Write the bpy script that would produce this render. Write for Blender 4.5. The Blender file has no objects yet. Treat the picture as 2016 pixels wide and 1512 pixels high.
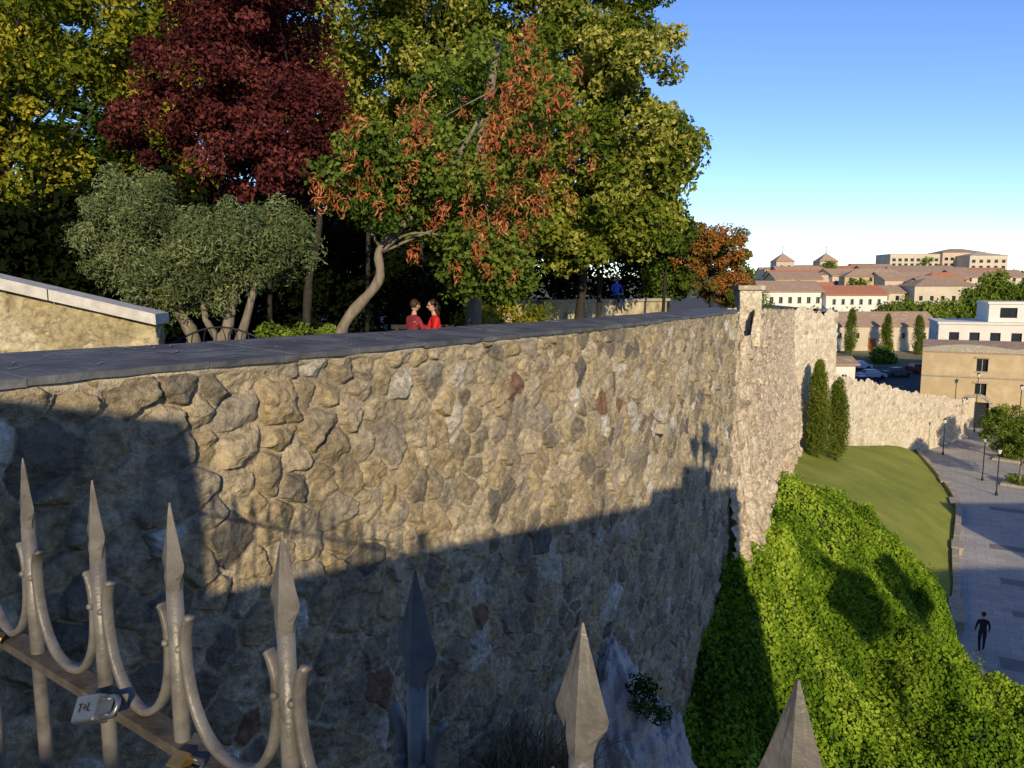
import bpy, math, random
import numpy as np
from mathutils import Vector, Matrix, Euler, noise as mnoise
random.seed(5); rng=np.random.default_rng(7)
SC=bpy.context.scene
COL=SC.collection
# ------------------------------------------------------------------ helpers
def empty(name,loc=(0,0,0)):
    o=bpy.data.objects.new(name,None); o.location=loc; o.empty_display_size=.3; COL.objects.link(o); return o
def fast(name,V,F,mat=None,attrs=None,smooth=False,parent=None,matidx=None):
    V=np.asarray(V,dtype=np.float32); F=np.asarray(F,dtype=np.int32)
    me=bpy.data.meshes.new(name); k=F.shape[1]
    me.vertices.add(len(V)); me.vertices.foreach_set('co',V.ravel())
    me.loops.add(F.size); me.loops.foreach_set('vertex_index',F.ravel())
    me.polygons.add(len(F)); me.polygons.foreach_set('loop_start',np.arange(0,F.size,k,dtype=np.int32))
    try: me.polygons.foreach_set('loop_total',np.full(len(F),k,dtype=np.int32))
    except Exception: pass
    if attrs:
        for n,a in attrs.items():
            at=me.attributes.new(n,'FLOAT','POINT'); at.data.foreach_set('value',np.asarray(a,dtype=np.float32).ravel())
    mats=mat if isinstance(mat,(list,tuple)) else [mat]
    for m in mats: me.materials.append(m)
    me.update(calc_edges=True)
    if matidx is not None: me.polygons.foreach_set('material_index',np.asarray(matidx,dtype=np.int32))
    me.polygons.foreach_set('use_smooth',np.full(len(F),smooth))
    o=bpy.data.objects.new(name,me); COL.objects.link(o)
    if parent: o.parent=parent
    return o
class MB:
    def __init__(s): s.v=[];s.f=[];s.m=[];s.sm=[]
    def add(s,vs,fs,mi=0,sm=False):
        b=len(s.v); s.v+= [tuple(v) for v in vs]
        for f in fs: s.f.append(tuple(b+i for i in f)); s.m.append(mi); s.sm.append(sm)
    def box(s,c,d,mi=0,rz=0,M=None):
        x,y,z=[q/2 for q in d]
        vs=[Vector(p) for p in [(-x,-y,-z),(x,-y,-z),(x,y,-z),(-x,y,-z),(-x,-y,z),(x,-y,z),(x,y,z),(-x,y,z)]]
        R=M if M is not None else Matrix.Rotation(rz,3,'Z')
        vs=[R@v+Vector(c) for v in vs]
        s.add(vs,[(0,3,2,1),(4,5,6,7),(0,1,5,4),(1,2,6,5),(2,3,7,6),(3,0,4,7)],mi)
    def tube(s,pts,rad,n=8,mi=0,sm=True,cap=True,flat=None):
        pts=[Vector(p) for p in pts]
        if not hasattr(rad,'__len__'): rad=[rad]*len(pts)
        vs=[];prev=None
        for i,p in enumerate(pts):
            t=(pts[min(i+1,len(pts)-1)]-pts[max(i-1,0)])
            if t.length<1e-9: t=Vector((0,0,1))
            t.normalize()
            if prev is None:
                a=Vector((0,0,1)) if abs(t.z)<.9 else Vector((1,0,0))
                u=t.cross(a).normalized()
            else:
                u=(prev-t*prev.dot(t)).normalized()
            prev=u; w=t.cross(u)
            for k in range(n):
                an=2*math.pi*k/n
                vs.append(p+(u*math.cos(an)+w*math.sin(an))*rad[i])
        fs=[]
        for i in range(len(pts)-1):
            for k in range(n):
                a=i*n+k;b=i*n+(k+1)%n
                fs.append((a,b,b+n,a+n))
        if cap:
            fs.append(tuple(range(n))[::-1]); fs.append(tuple((len(pts)-1)*n+k for k in range(n)))
        s.add(vs,fs,mi,sm)
    def ball(s,c,r,mi=0,nu=12,nv=8,M=None):
        if not hasattr(r,'__len__'): r=(r,r,r)
        vs=[];fs=[]
        for j in range(nv+1):
            th=math.pi*j/nv
            for i in range(nu):
                ph=2*math.pi*i/nu
                v=Vector((r[0]*math.sin(th)*math.cos(ph),r[1]*math.sin(th)*math.sin(ph),r[2]*math.cos(th)))
                if M is not None: v=M@v
                vs.append(v+Vector(c))
        for j in range(nv):
            for i in range(nu):
                a=j*nu+i;b=j*nu+(i+1)%nu
                fs.append((a,a+nu,b+nu,b))
        s.add(vs,fs,mi,True)
    def obj(s,name,mats,parent=None,loc=None):
        me=bpy.data.meshes.new(name); me.from_pydata(s.v,[],s.f)
        for m in (mats if isinstance(mats,(list,tuple)) else [mats]): me.materials.append(m)
        me.polygons.foreach_set('material_index',s.m); me.polygons.foreach_set('use_smooth',s.sm); me.update()
        o=bpy.data.objects.new(name,me); COL.objects.link(o)
        if parent: o.parent=parent
        if loc: o.location=loc
        return o
# ---- materials
def nodes(name):
    m=bpy.data.materials.new(name); m.use_nodes=True; nt=m.node_tree
    b=nt.nodes['Principled BSDF']; return m,nt,b
def N(nt,t,**kw):
    n=nt.nodes.new(t)
    for k,v in kw.items():
        if k in n.inputs: n.inputs[k].default_value=v
        else: setattr(n,k,v)
    return n
def ramp(nt,stops,interp='LINEAR'):
    r=nt.nodes.new('ShaderNodeValToRGB'); cr=r.color_ramp; cr.interpolation=interp
    while len(cr.elements)<len(stops): cr.elements.new(.5)
    for e,(p,c) in zip(cr.elements,stops): e.position=p; e.color=(*c,1)
    return r
def mat(name,c1,c2=None,scale=4,rough=.85,bump=.0,bscale=30,metal=0,c3=None,detail=5,bdist=.02,stretch=None):
    m,nt,b=nodes(name); L=nt.links
    b.inputs['Roughness'].default_value=rough; b.inputs['Metallic'].default_value=metal
    if 'Specular IOR Level' in b.inputs: b.inputs['Specular IOR Level'].default_value=.3
    tc=N(nt,'ShaderNodeTexCoord'); src=tc.outputs['Object']
    if stretch:
        mp=N(nt,'ShaderNodeMapping'); mp.inputs['Scale'].default_value=stretch; L.new(src,mp.inputs['Vector']); src=mp.outputs[0]
    if c2 is None: c2=tuple(x*.75 for x in c1)
    n=N(nt,'ShaderNodeTexNoise',Scale=scale,Detail=detail,Roughness=.62); L.new(src,n.inputs['Vector'])
    st=[(.3,c1),(.68,c2)] if c3 is None else [(.28,c1),(.5,c2),(.7,c3)]
    r=ramp(nt,st); L.new(n.outputs['Fac'],r.inputs['Fac']); L.new(r.outputs['Color'],b.inputs['Base Color'])
    if bump:
        n2=N(nt,'ShaderNodeTexNoise',Scale=bscale,Detail=3,Roughness=.65); L.new(tc.outputs['Object'],n2.inputs['Vector'])
        bp=N(nt,'ShaderNodeBump',Strength=bump,Distance=bdist); L.new(n2.outputs['Fac'],bp.inputs['Height']); L.new(bp.outputs['Normal'],b.inputs['Normal'])
    return m
def leafmat(name,stops,trans=.25):
    m,nt,b=nodes(name); L=nt.links; nt.nodes.remove(b)
    at=N(nt,'ShaderNodeAttribute',attribute_name='shade'); r=ramp(nt,stops); L.new(at.outputs['Fac'],r.inputs['Fac'])
    df=N(nt,'ShaderNodeBsdfDiffuse'); L.new(r.outputs['Color'],df.inputs['Color'])
    out=df.outputs[0]
    if trans>.12:
        tr=N(nt,'ShaderNodeBsdfTranslucent'); L.new(r.outputs['Color'],tr.inputs['Color'])
        mx=N(nt,'ShaderNodeMixShader'); mx.inputs['Fac'].default_value=trans
        L.new(df.outputs[0],mx.inputs[1]); L.new(tr.outputs['BSDF'],mx.inputs[2]); out=mx.outputs[0]
    L.new(out,nt.nodes['Material Output'].inputs['Surface'])
    return m
# ---- numpy noise
def h2(i,j,k):
    with np.errstate(over='ignore'):
        n=(i.astype(np.int64)+5000).astype(np.uint64)*np.uint64(374761393)+(j.astype(np.int64)+5000).astype(np.uint64)*np.uint64(668265263)+np.uint64(k*362437+977)
        n=n&np.uint64(0xffffffff); n=((n^(n>>np.uint64(13)))*np.uint64(1274126177))&np.uint64(0xffffffff)
        n=n^(n>>np.uint64(16)); n=(n*np.uint64(2246822519))&np.uint64(0xffffffff); n=n^(n>>np.uint64(15))
    return (n&np.uint64(0xffffff)).astype(np.float64)/float(0xffffff)
def vn(x,y,k=0):
    x=np.asarray(x,float);y=np.asarray(y,float)
    i=np.floor(x);j=np.floor(y);fx=x-i;fy=y-j;fx=fx*fx*(3-2*fx);fy=fy*fy*(3-2*fy)
    a=h2(i,j,k);b=h2(i+1,j,k);c=h2(i,j+1,k);d=h2(i+1,j+1,k)
    return (a*(1-fx)+b*fx)*(1-fy)+(c*(1-fx)+d*fx)*fy
def fbm(x,y,k=0,o=4):
    s=0;a=.5
    for q in range(o): s=s+a*(vn(x*2**q,y*2**q,k+q*17)-.5); a*=.5
    return s
def catmull(P,n=12):
    P=[np.array(p,float) for p in P]; P=[2*P[0]-P[1]]+P+[2*P[-1]-P[-2]]; out=[]
    for i in range(1,len(P)-2):
        for k in range(n):
            t=k/n; a,b,c,d=P[i-1:i+3]
            out.append(.5*((2*b)+(-a+c)*t+(2*a-5*b+4*c-d)*t*t+(-a+3*b-3*c+d)*t**3))
    out.append(P[-2]); return np.array(out)
def sstep(a,b,x):
    t=np.clip((x-a)/(b-a),0,1); return t*t*(3-2*t)
# ---- rubble masonry as real relief
def rubble(name,path,ztop,zbot,svals_step,dz,cell=(.33,.25),relief=.05,seed=1,mat=None,flare=None,parent=None,smoothpath=True,ragged=0,rough=1.0,cobble=0):
    P=catmull(path) if smoothpath else np.array(path,float)
    seg=np.linalg.norm(np.diff(P,axis=0),axis=1); S=np.concatenate([[0],np.cumsum(seg)]); tot=S[-1]
    s=[0]
    while s[-1]<tot: s.append(s[-1]+(svals_step(s[-1]/tot) if callable(svals_step) else svals_step))
    s=np.array(s); s[-1]=tot
    X=np.interp(s,S,P[:,0]);Y=np.interp(s,S,P[:,1])
    tx=np.gradient(X,s);ty=np.gradient(Y,s); ln=np.hypot(tx,ty); nx=ty/ln;ny=-tx/ln
    topv=np.array([ztop(a/tot) if callable(ztop) else ztop for a in s]); botv=np.array([zbot(a/tot) if callable(zbot) else zbot for a in s])
    nz=int((topv-botv).max()/dz)+2
    v=np.linspace(0,1,nz)
    if ragged: topv=topv+ragged*(fbm(s*1.3,s*0+3,seed+5)*2+np.round(vn(s*2.2,s*0,seed+8)*2)/2-.5)
    SS,VV=np.meshgrid(s,v,indexing='ij'); TZ=topv[:,None];BZ_=botv[:,None]; Z=BZ_+(TZ-BZ_)*VV
    A=SS/cell[0]+.75*fbm(SS*1.1,Z*1.1,seed,2)+.22*fbm(SS*7,Z*7,seed+40,3); B=Z/cell[1]+1.0*fbm(SS*.9+7,Z*.9,seed+3,2)+.28*fbm(SS*7,Z*7,seed+50,3)
    ci=np.floor(A);cj=np.floor(B)
    F=np.full(A.shape,9e9);idr=np.zeros(A.shape);mx=np.zeros(A.shape);my=np.zeros(A.shape)
    cand=[]; wmax=.62*min(cell)**2
    for di in (-1,0,1):
        for dj in (-1,0,1):
            i=ci+di;j=cj+dj
            px=i+.5+.72*(h2(i,j,seed)-.5)+.45*(j%2-.5)*.9; py=j+.5+.5*(h2(i,j,seed+1)-.5)
            dx=(px-A)*cell[0];dy=(py-B)*cell[1]; wt=wmax*h2(i,j,seed+4)**1.3
            d=dx*dx+dy*dy-wt; cand.append((dx,dy,d)); m=d<F
            F=np.where(m,d,F); idr=np.where(m,h2(i,j,seed+2),idr); mx=np.where(m,dx,mx);my=np.where(m,dy,my)
    E=np.full(A.shape,9e9)
    for dx,dy,d in cand:
        l=np.hypot(dx-mx,dy-my); ok=l>1e-6; l=np.where(ok,l,1)
        q=(d-F)/(2*l)
        E=np.where(ok&(q<E),q,E)
    id2=np.modf(idr*97.31)[0]; id3=np.modf(idr*41.77)[0]; id4=np.modf(idr*613.7)[0]; id5=np.modf(idr*1187.3)[0]
    E=E+.014*fbm(SS*26,Z*26,seed+33,2)
    gap=.003+.045*np.clip(vn(SS*1.7,Z*1.7,seed+9)*.6+vn(SS*5,Z*5,seed+19)*.4-.25,0,1)**1.2
    pr=sstep(0,.010+.014*id2,E-gap)
    zt_=(Z-topv[:,None])
    cb=cobble*np.clip(1.3-SS/11,0,1)*np.clip(1.25+zt_*.40,0,1)
    H=relief*rough*pr*(.35+.65*id2)
    H+=cb*pr*(.02+.095*id3**2)*np.sqrt(np.clip(E/.11,0,1))
    p1=mx*(id3-.5)*.75+my*(id2-.5)*.75; p2=mx*(id4-.5)*.75+my*(id5-.5)*.75+.012*(id4-.3)
    H+=pr*np.minimum(p1,p2)*rough*.9
    H+=rough*(.030*fbm(SS*7,Z*7,seed+20,3)+.030*fbm(SS*16,Z*18,seed+21,3)+.022*fbm(SS*34,Z*36,seed+22,2))*(.4+.8*pr)
    fac=np.abs(fbm(SS*5+id2*9,Z*5+id3*9,seed+27,3)); H-=.09*rough*pr*fac
    H+=.10*fbm(SS*.5,Z*.5,seed+30,3)*(1 if relief>.03 else .1)
    if flare: H=H+flare(SS/tot,Z)
    VX=X[:,None]+nx[:,None]*H; VY=Y[:,None]+ny[:,None]*H
    V=np.stack([VX,VY,Z],-1).reshape(-1,3)
    ns=len(s); I=np.arange(ns*nz).reshape(ns,nz)
    F4=np.stack([I[:-1,:-1],I[1:,:-1],I[1:,1:],I[:-1,1:]],-1).reshape(-1,4)
    return fast(name,V,F4,mat,{'srand':idr.ravel(),'mort':(1-sstep(0,.012,E-gap*.9)).ravel()},smooth=True,parent=parent)
def stonemat(name,stops,mortar,grime=.5,bump=.5,stain=(.10,.085,.07)):
    m,nt,b=nodes(name);L=nt.links
    b.inputs['Roughness'].default_value=.92
    if 'Specular IOR Level' in b.inputs: b.inputs['Specular IOR Level'].default_value=.15
    a=N(nt,'ShaderNodeAttribute',attribute_name='srand'); r=ramp(nt,stops,'CONSTANT'); L.new(a.outputs['Fac'],r.inputs['Fac'])
    tc=N(nt,'ShaderNodeTexCoord')
    n1=N(nt,'ShaderNodeTexNoise',Scale=13,Detail=5,Roughness=.75); L.new(tc.outputs['Object'],n1.inputs['Vector'])
    r1=ramp(nt,[(.30,(.42,.40,.38)),(.5,(.98,.97,.94)),(.70,(1.5,1.45,1.36))]); L.new(n1.outputs['Fac'],r1.inputs['Fac'])
    am=N(nt,'ShaderNodeAttribute',attribute_name='mort')
    mxm=N(nt,'ShaderNodeMixRGB'); mxm.inputs[2].default_value=(*mortar,1)
    L.new(am.outputs['Fac'],mxm.inputs[0]); L.new(r.outputs['Color'],mxm.inputs[1])
    mu=N(nt,'ShaderNodeMixRGB',blend_type='MULTIPLY'); mu.inputs[0].default_value=1
    L.new(mxm.outputs[0],mu.inputs[1]); L.new(r1.outputs['Color'],mu.inputs[2])
    n2=N(nt,'ShaderNodeTexNoise',Scale=.9,Detail=6,Roughness=.74); L.new(tc.outputs['Object'],n2.inputs['Vector'])
    r2=ramp(nt,[(.50,(0,0,0)),(.64,(1,1,1))]); L.new(n2.outputs['Fac'],r2.inputs['Fac'])
    mg=N(nt,'ShaderNodeMath',operation='MULTIPLY'); mg.inputs[1].default_value=grime; L.new(r2.outputs['Color'],mg.inputs[0])
    mx=N(nt,'ShaderNodeMixRGB'); mx.inputs[2].default_value=(*stain,1); L.new(mg.outputs[0],mx.inputs[0]); L.new(mu.outputs[0],mx.inputs[1])
    r4=ramp(nt,[(.30,(.6,.6,.6)),(.37,(0,0,0))]); L.new(n2.outputs['Fac'],r4.inputs['Fac'])
    mw=N(nt,'ShaderNodeMixRGB'); mw.inputs[2].default_value=(.58,.52,.43,1); L.new(r4.outputs['Color'],mw.inputs[0]); L.new(mx.outputs[0],mw.inputs[1])
    L.new(mw.outputs[0],b.inputs['Base Color'])
    n3=N(nt,'ShaderNodeTexNoise',Scale=30,Detail=4,Roughness=.8); L.new(tc.outputs['Object'],n3.inputs['Vector'])
    bp=N(nt,'ShaderNodeBump',Strength=bump,Distance=.045); L.new(n3.outputs['Fac'],bp.inputs['Height']); L.new(bp.outputs['Normal'],b.inputs['Normal'])
    return m
# ---- foliage
def leaves(name,C,R,per,size,mat,parent=None,aspect=.62,squash=.8,seed=0,tone=None,droop=0):
    g=np.random.default_rng(seed+100); C=np.asarray(C,float); n=len(C)
    R=np.broadcast_to(np.asarray(R,float),(n,)); per=np.broadcast_to(np.asarray(per,int),(n,))
    idx=np.repeat(np.arange(n),per); m=len(idx)
    d=g.normal(size=(m,3)); d/=np.linalg.norm(d,axis=1)[:,None]
    rad=g.random(m)**.42
    P=C[idx]+d*(rad*R[idx])[:,None]*np.array([1,1,squash])
    nrm=d*.7+g.normal(size=(m,3))*.75+np.array([0,-.1,.35]); nrm/=np.linalg.norm(nrm,axis=1)[:,None]
    a=g.normal(size=(m,3)); a[:,2]-=droop; a-=nrm*(a*nrm).sum(1)[:,None]; a/=np.linalg.norm(a,axis=1)[:,None]
    b=np.cross(nrm,a); sz=size*(.6+.8*g.random(m)); a*=(sz/2)[:,None]; b*=(sz*aspect/2)[:,None]
    fold=nrm*(sz*.12)[:,None]
    V=np.stack([P-a,P+b-a*.1+fold,P+a,P-b-a*.1+fold],1).reshape(-1,3)
    F=np.arange(m*4).reshape(m,4)
    ct=g.random(n) if tone is None else np.asarray(tone)
    sh=np.clip(.55*ct[idx]+.45*g.random(m),0,1)
    return fast(name,V,F,mat,{'shade':np.repeat(sh,4)},parent=parent)
def ell(c,r,n,seed,pw=.45):
    g=np.random.default_rng(seed); d=g.normal(size=(n,3)); d/=np.linalg.norm(d,axis=1)[:,None]
    return np.array(c)+d*(g.random(n)**pw)[:,None]*np.array(r)
def tree(name,base,crown,leafm,barkm,trunk=None,tr=.2,nclump=90,cr=.6,per=300,size=.12,seed=0,limbs=10,aspect=.62,extra=None,squash=.8,tone=None,droop=0):
    e=empty(name,base); bx=Vector(base)
    C=np.concatenate([ell(c,r,max(3,int(nclump*w)),seed+i) for i,(c,r,w) in enumerate(crown)])
    mb=MB(); g=random.Random(seed)
    if trunk is None:
        cc=crown[0][0]; trunk=[base,(base[0]+(cc[0]-base[0])*.3+.1,base[1],base[2]+(cc[2]-base[2])*.4),(cc[0],cc[1],cc[2])]
    tp=catmull(trunk,6); nT=len(tp)
    rad=[tr*(1.25-.95*i/nT)*(1+.1*math.sin(i*1.7)) for i in range(nT)]; rad[0]*=1.3
    loc=[Vector(p)-bx for p in tp]
    mb.tube(loc,rad,10)
    for q in range(limbs):
        k=g.randint(int(nT*.45),nT-1); st=loc[k]; tgt=Vector(C[g.randrange(len(C))])-bx
        mid=st.lerp(tgt,.5)+Vector((g.uniform(-.2,.2),g.uniform(-.2,.2),g.uniform(0,.35)))
        r0=rad[k]*.5
        pts=catmull([st,mid,tgt],4); mb.tube(pts,[r0*(1-.9*i/len(pts)) for i in range(len(pts))],6)
    mb.obj('trunk',barkm,e)
    g2=np.random.default_rng(seed+9)
    o=leaves('crown',C-np.array(base),cr*(.5+.9*g2.random(len(C))),per,size,leafm,e,aspect,squash,seed,tone,droop)
    return e,C
# ------------------------------------------------------------------ materials
M_wall=stonemat('rubble_stone',[(0,(.42,.335,.21)),(.16,(.49,.40,.27)),(.30,(.31,.255,.175)),(.42,(.52,.43,.30)),(.56,(.25,.21,.16)),(.66,(.47,.37,.22)),(.78,(.36,.31,.24)),(.90,(.56,.51,.43)),(.935,(.26,.15,.10)),(.945,(.66,.62,.56)),(.975,(.17,.155,.135))],(.52,.43,.30),grime=.6,bump=1.0,stain=(.15,.13,.10))
M_wall2=stonemat('pale_rubble_stone',[(0,(.52,.41,.29)),(.2,(.60,.50,.38)),(.4,(.43,.34,.24)),(.55,(.62,.53,.41)),(.75,(.52,.42,.31)),(.92,(.42,.28,.19)),(.95,(.32,.27,.2))],(.60,.50,.37),grime=.3,bump=.8,stain=(.38,.28,.19))
M_wall3=stonemat('cream_rubble_stone',[(0,(.54,.46,.34)),(.3,(.62,.54,.42)),(.6,(.48,.40,.29)),(.8,(.64,.57,.46)),(.95,(.38,.29,.2))],(.60,.52,.40),grime=.15,bump=.6,stain=(.38,.3,.2))
M_slate=mat('slate',(.05,.051,.055),(.10,.10,.107),scale=2.2,rough=.6,bump=.6,bscale=12,c3=(.18,.18,.18),detail=8)
M_lime=mat('limestone_coping',(.46,.40,.30),(.32,.275,.20),scale=5,bump=.5,bscale=40,c3=(.55,.49,.40),detail=7)
M_ochreplaster=mat('ochre_masonry',(.16,.13,.075),(.42,.345,.20),scale=2.2,bump=.9,bscale=9,c3=(.56,.48,.33),detail=8,stretch=(1.2,1.2,.8),bdist=.04)
M_pstone=stonemat('parapet_stone',[(0,(.46,.38,.22)),(.3,(.54,.45,.28)),(.6,(.40,.33,.19)),(.8,(.56,.48,.32))],(.50,.42,.26),grime=.75,bump=.8,stain=(.13,.105,.06))
M_rock=mat('bedrock',(.28,.25,.22),(.48,.42,.37),scale=2.6,bump=1.0,bscale=9,c3=(.58,.52,.46),detail=7,bdist=.10)
M_bark=mat('bark',(.12,.095,.07),(.26,.215,.155),scale=12,bump=.9,bscale=30,stretch=(1,1,.25))
M_barkd=mat('dark_bark',(.018,.015,.012),(.045,.036,.027),scale=12,bump=.8,bscale=30)
M_soil=mat('garden_soil',(.05,.04,.03),(.09,.075,.05),scale=3,bump=.5)
M_iron=mat('weathered_iron_paint',(.07,.063,.056),(.155,.142,.126),scale=26,rough=.42,bump=.45,bscale=170,metal=.15,bdist=.002,c3=(.215,.198,.175),detail=7)
M_rust=mat('rusty_iron',(.04,.036,.032),(.085,.068,.05),scale=30,rough=.6,bump=.6,bscale=150,metal=.15,bdist=.002,c3=(.14,.115,.09))
M_black=mat('black_iron',(.012,.012,.013),(.02,.02,.022),rough=.5)
M_steel=mat('padlock_steel',(.24,.24,.25),(.16,.16,.17),scale=60,rough=.42,metal=.8,bump=.2,bscale=200,bdist=.001)
M_brass=mat('padlock_brass',(.42,.27,.08),(.30,.19,.06),scale=60,rough=.4,metal=.8)
M_ink=mat('black_ink',(.01,.01,.01),rough=.6)
M_lawn=mat('lawn_grass',(.17,.20,.022),(.24,.26,.032),scale=.35,bump=.9,bscale=26,c3=(.33,.32,.06),detail=9,bdist=.06)
M_ground=mat('dry_ground',(.20,.165,.10),(.12,.13,.055),scale=.05,c3=(.25,.21,.135),detail=7)
M_glass=mat('window_glass',(.012,.014,.018),(.03,.035,.04),scale=.3,rough=.12)
M_white=mat('white_render',(.72,.67,.58),(.62,.57,.49),scale=.5)
M_cream=mat('cream_render',(.58,.49,.37),(.47,.39,.28),scale=.3,detail=7)
M_sand=mat('sandstone_ashlar',(.55,.41,.23),(.46,.34,.185),scale=.4,detail=7,c3=(.60,.46,.28),bump=.3,bscale=3)
M_pink=mat('pink_render',(.54,.42,.31),(.47,.36,.26),scale=.3)
M_tile=mat('clay_roof_tile',(.44,.28,.18),(.33,.215,.14),scale=1.2,c3=(.50,.36,.25),detail=7,bump=.6,bscale=8,bdist=.1)
M_redtile=mat('red_roof_tile',(.48,.19,.10),(.38,.15,.08),scale=1.2,bump=.4,bscale=8,bdist=.1)
M_wood=mat('orange_door',(.42,.13,.04),(.36,.11,.035))
M_asph=mat('asphalt',(.05,.05,.052),(.07,.07,.07),scale=2,bump=.2)
def paving():
    m,nt,b=nodes('granite_paving');L=nt.links
    tc=N(nt,'ShaderNodeTexCoord'); mp=N(nt,'ShaderNodeMapping'); mp.inputs['Rotation'].default_value=(0,0,math.radians(30)); L.new(tc.outputs['Object'],mp.inputs['Vector'])
    br=N(nt,'ShaderNodeTexBrick'); br.inputs['Color1'].default_value=(.38,.35,.31,1); br.inputs['Color2'].default_value=(.45,.42,.37,1); br.inputs['Mortar'].default_value=(.22,.20,.18,1)
    br.inputs['Scale'].default_value=.9; br.inputs['Mortar Size'].default_value=.012; br.inputs['Brick Width'].default_value=.9; br.inputs['Row Height'].default_value=.55
    L.new(mp.outputs[0],br.inputs['Vector'])
    n=N(nt,'ShaderNodeTexNoise',Scale=.35,Detail=6,Roughness=.7); L.new(tc.outputs['Object'],n.inputs['Vector'])
    r=ramp(nt,[(.3,(.75,.75,.76)),(.7,(1.1,1.08,1.05))]); L.new(n.outputs['Fac'],r.inputs['Fac'])
    mu=N(nt,'ShaderNodeMixRGB',blend_type='MULTIPLY'); mu.inputs[0].default_value=1; L.new(br.outputs['Color'],mu.inputs[1]); L.new(r.outputs['Color'],mu.inputs[2])
    L.new(mu.outputs[0],b.inputs['Base Color']); b.inputs['Roughness'].default_value=.8
    return m
M_pave=paving()
M_pave2=mat('dark_paving_panel',(.17,.16,.15),(.21,.20,.19),scale=2)
LF_linden=leafmat('linden_leaves',[(0,(.03,.06,.008)),(.3,(.09,.13,.014)),(.6,(.24,.25,.035)),(.85,(.44,.41,.09)),(1,(.62,.54,.18))],.3)
LF_lgreen=leafmat('shade_leaves',[(0,(.010,.026,.004)),(.5,(.028,.052,.008)),(1,(.075,.11,.018))],.1)
LF_yellow=leafmat('yellow_linden_leaves',[(0,(.03,.055,.007)),(.35,(.11,.14,.013)),(.65,(.27,.26,.025)),(1,(.62,.45,.04))],.3)
LF_plum=leafmat('plum_leaves',[(0,(.022,.008,.009)),(.5,(.085,.020,.020)),(1,(.23,.065,.05))])
LF_judas=leafmat('judas_leaves',[(0,(.03,.06,.009)),(.5,(.10,.155,.022)),(1,(.25,.28,.05))],.3)
LF_pod=leafmat('seed_pods',[(0,(.20,.055,.022)),(.5,(.42,.13,.05)),(1,(.60,.25,.12))],.13)
LF_olive=leafmat('olive_leaves',[(0,(.03,.045,.016)),(.5,(.105,.135,.05)),(1,(.27,.29,.13))],.1)
LF_dark=leafmat('shaded_hedge_leaves',[(0,(.003,.006,.002)),(.6,(.007,.011,.003)),(1,(.018,.026,.006))],.05)  # dark yew green, with canopy shade put into the colour as near-black
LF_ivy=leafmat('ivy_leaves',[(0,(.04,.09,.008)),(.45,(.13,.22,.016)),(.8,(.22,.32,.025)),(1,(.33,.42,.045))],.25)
LF_cyp=leafmat('cypress_foliage',[(0,(.03,.05,.008)),(.6,(.11,.14,.018)),(1,(.22,.24,.035))],.05)
LF_mid=leafmat('street_tree_leaves',[(0,(.045,.08,.01)),(.6,(.12,.165,.022)),(1,(.24,.28,.05))],.1)
LF_red=leafmat('autumn_leaves',[(0,(.04,.07,.01)),(.35,(.10,.13,.02)),(.6,(.32,.13,.035)),(1,(.48,.19,.06))])
LF_dry=leafmat('dry_grass_blades',[(0,(.12,.10,.05)),(1,(.32,.26,.14))],.1)
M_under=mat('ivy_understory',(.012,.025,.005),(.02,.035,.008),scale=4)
# ------------------------------------------------------------------ sun, sky, camera
m_per_drop=(-.37,3.06)
L=Vector((m_per_drop[0],m_per_drop[1],-1)).normalized()
sun=bpy.data.lights.new('sun','SUN'); sun.energy=5.0; sun.angle=math.radians(.5); sun.color=(1,.85,.585)
so=bpy.data.objects.new('sun',sun); COL.objects.link(so); so.rotation_euler=L.to_track_quat('-Z','Y').to_euler(); so.location=(0,-20,30)
w=bpy.data.worlds.new('World'); SC.world=w; w.use_nodes=True
nt=w.node_tree; bg=nt.nodes['Background']; sk=nt.nodes.new('ShaderNodeTexSky'); sk.sky_type='NISHITA'; sk.sun_disc=False
el=math.asin(-L.z); sk.sun_elevation=el; sk.sun_rotation=math.atan2(-L.x,-L.y); sk.air_density=.95; sk.dust_density=.0; sk.ozone_density=2.6; sk.altitude=1200
hs=nt.nodes.new('ShaderNodeHueSaturation'); hs.inputs['Saturation'].default_value=1.15; hs.inputs['Value'].default_value=1.38; hs.inputs['Hue'].default_value=.515
nt.links.new(sk.outputs[0],hs.inputs['Color']); nt.links.new(hs.outputs[0],bg.inputs[0]); bg.inputs[1].default_value=.15
cam=bpy.data.cameras.new('camera'); co=bpy.data.objects.new('camera',cam); COL.objects.link(co); SC.camera=co
cam.lens=26.8; cam.sensor_width=36; cam.clip_start=.02; cam.clip_end=6000; co.location=(0,0,0); co.rotation_euler=(math.radians(90-7.07),0,0)
SC.view_settings.view_transform='Standard'; SC.view_settings.look='None'; SC.view_settings.exposure=0
STR=-15.4
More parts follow.
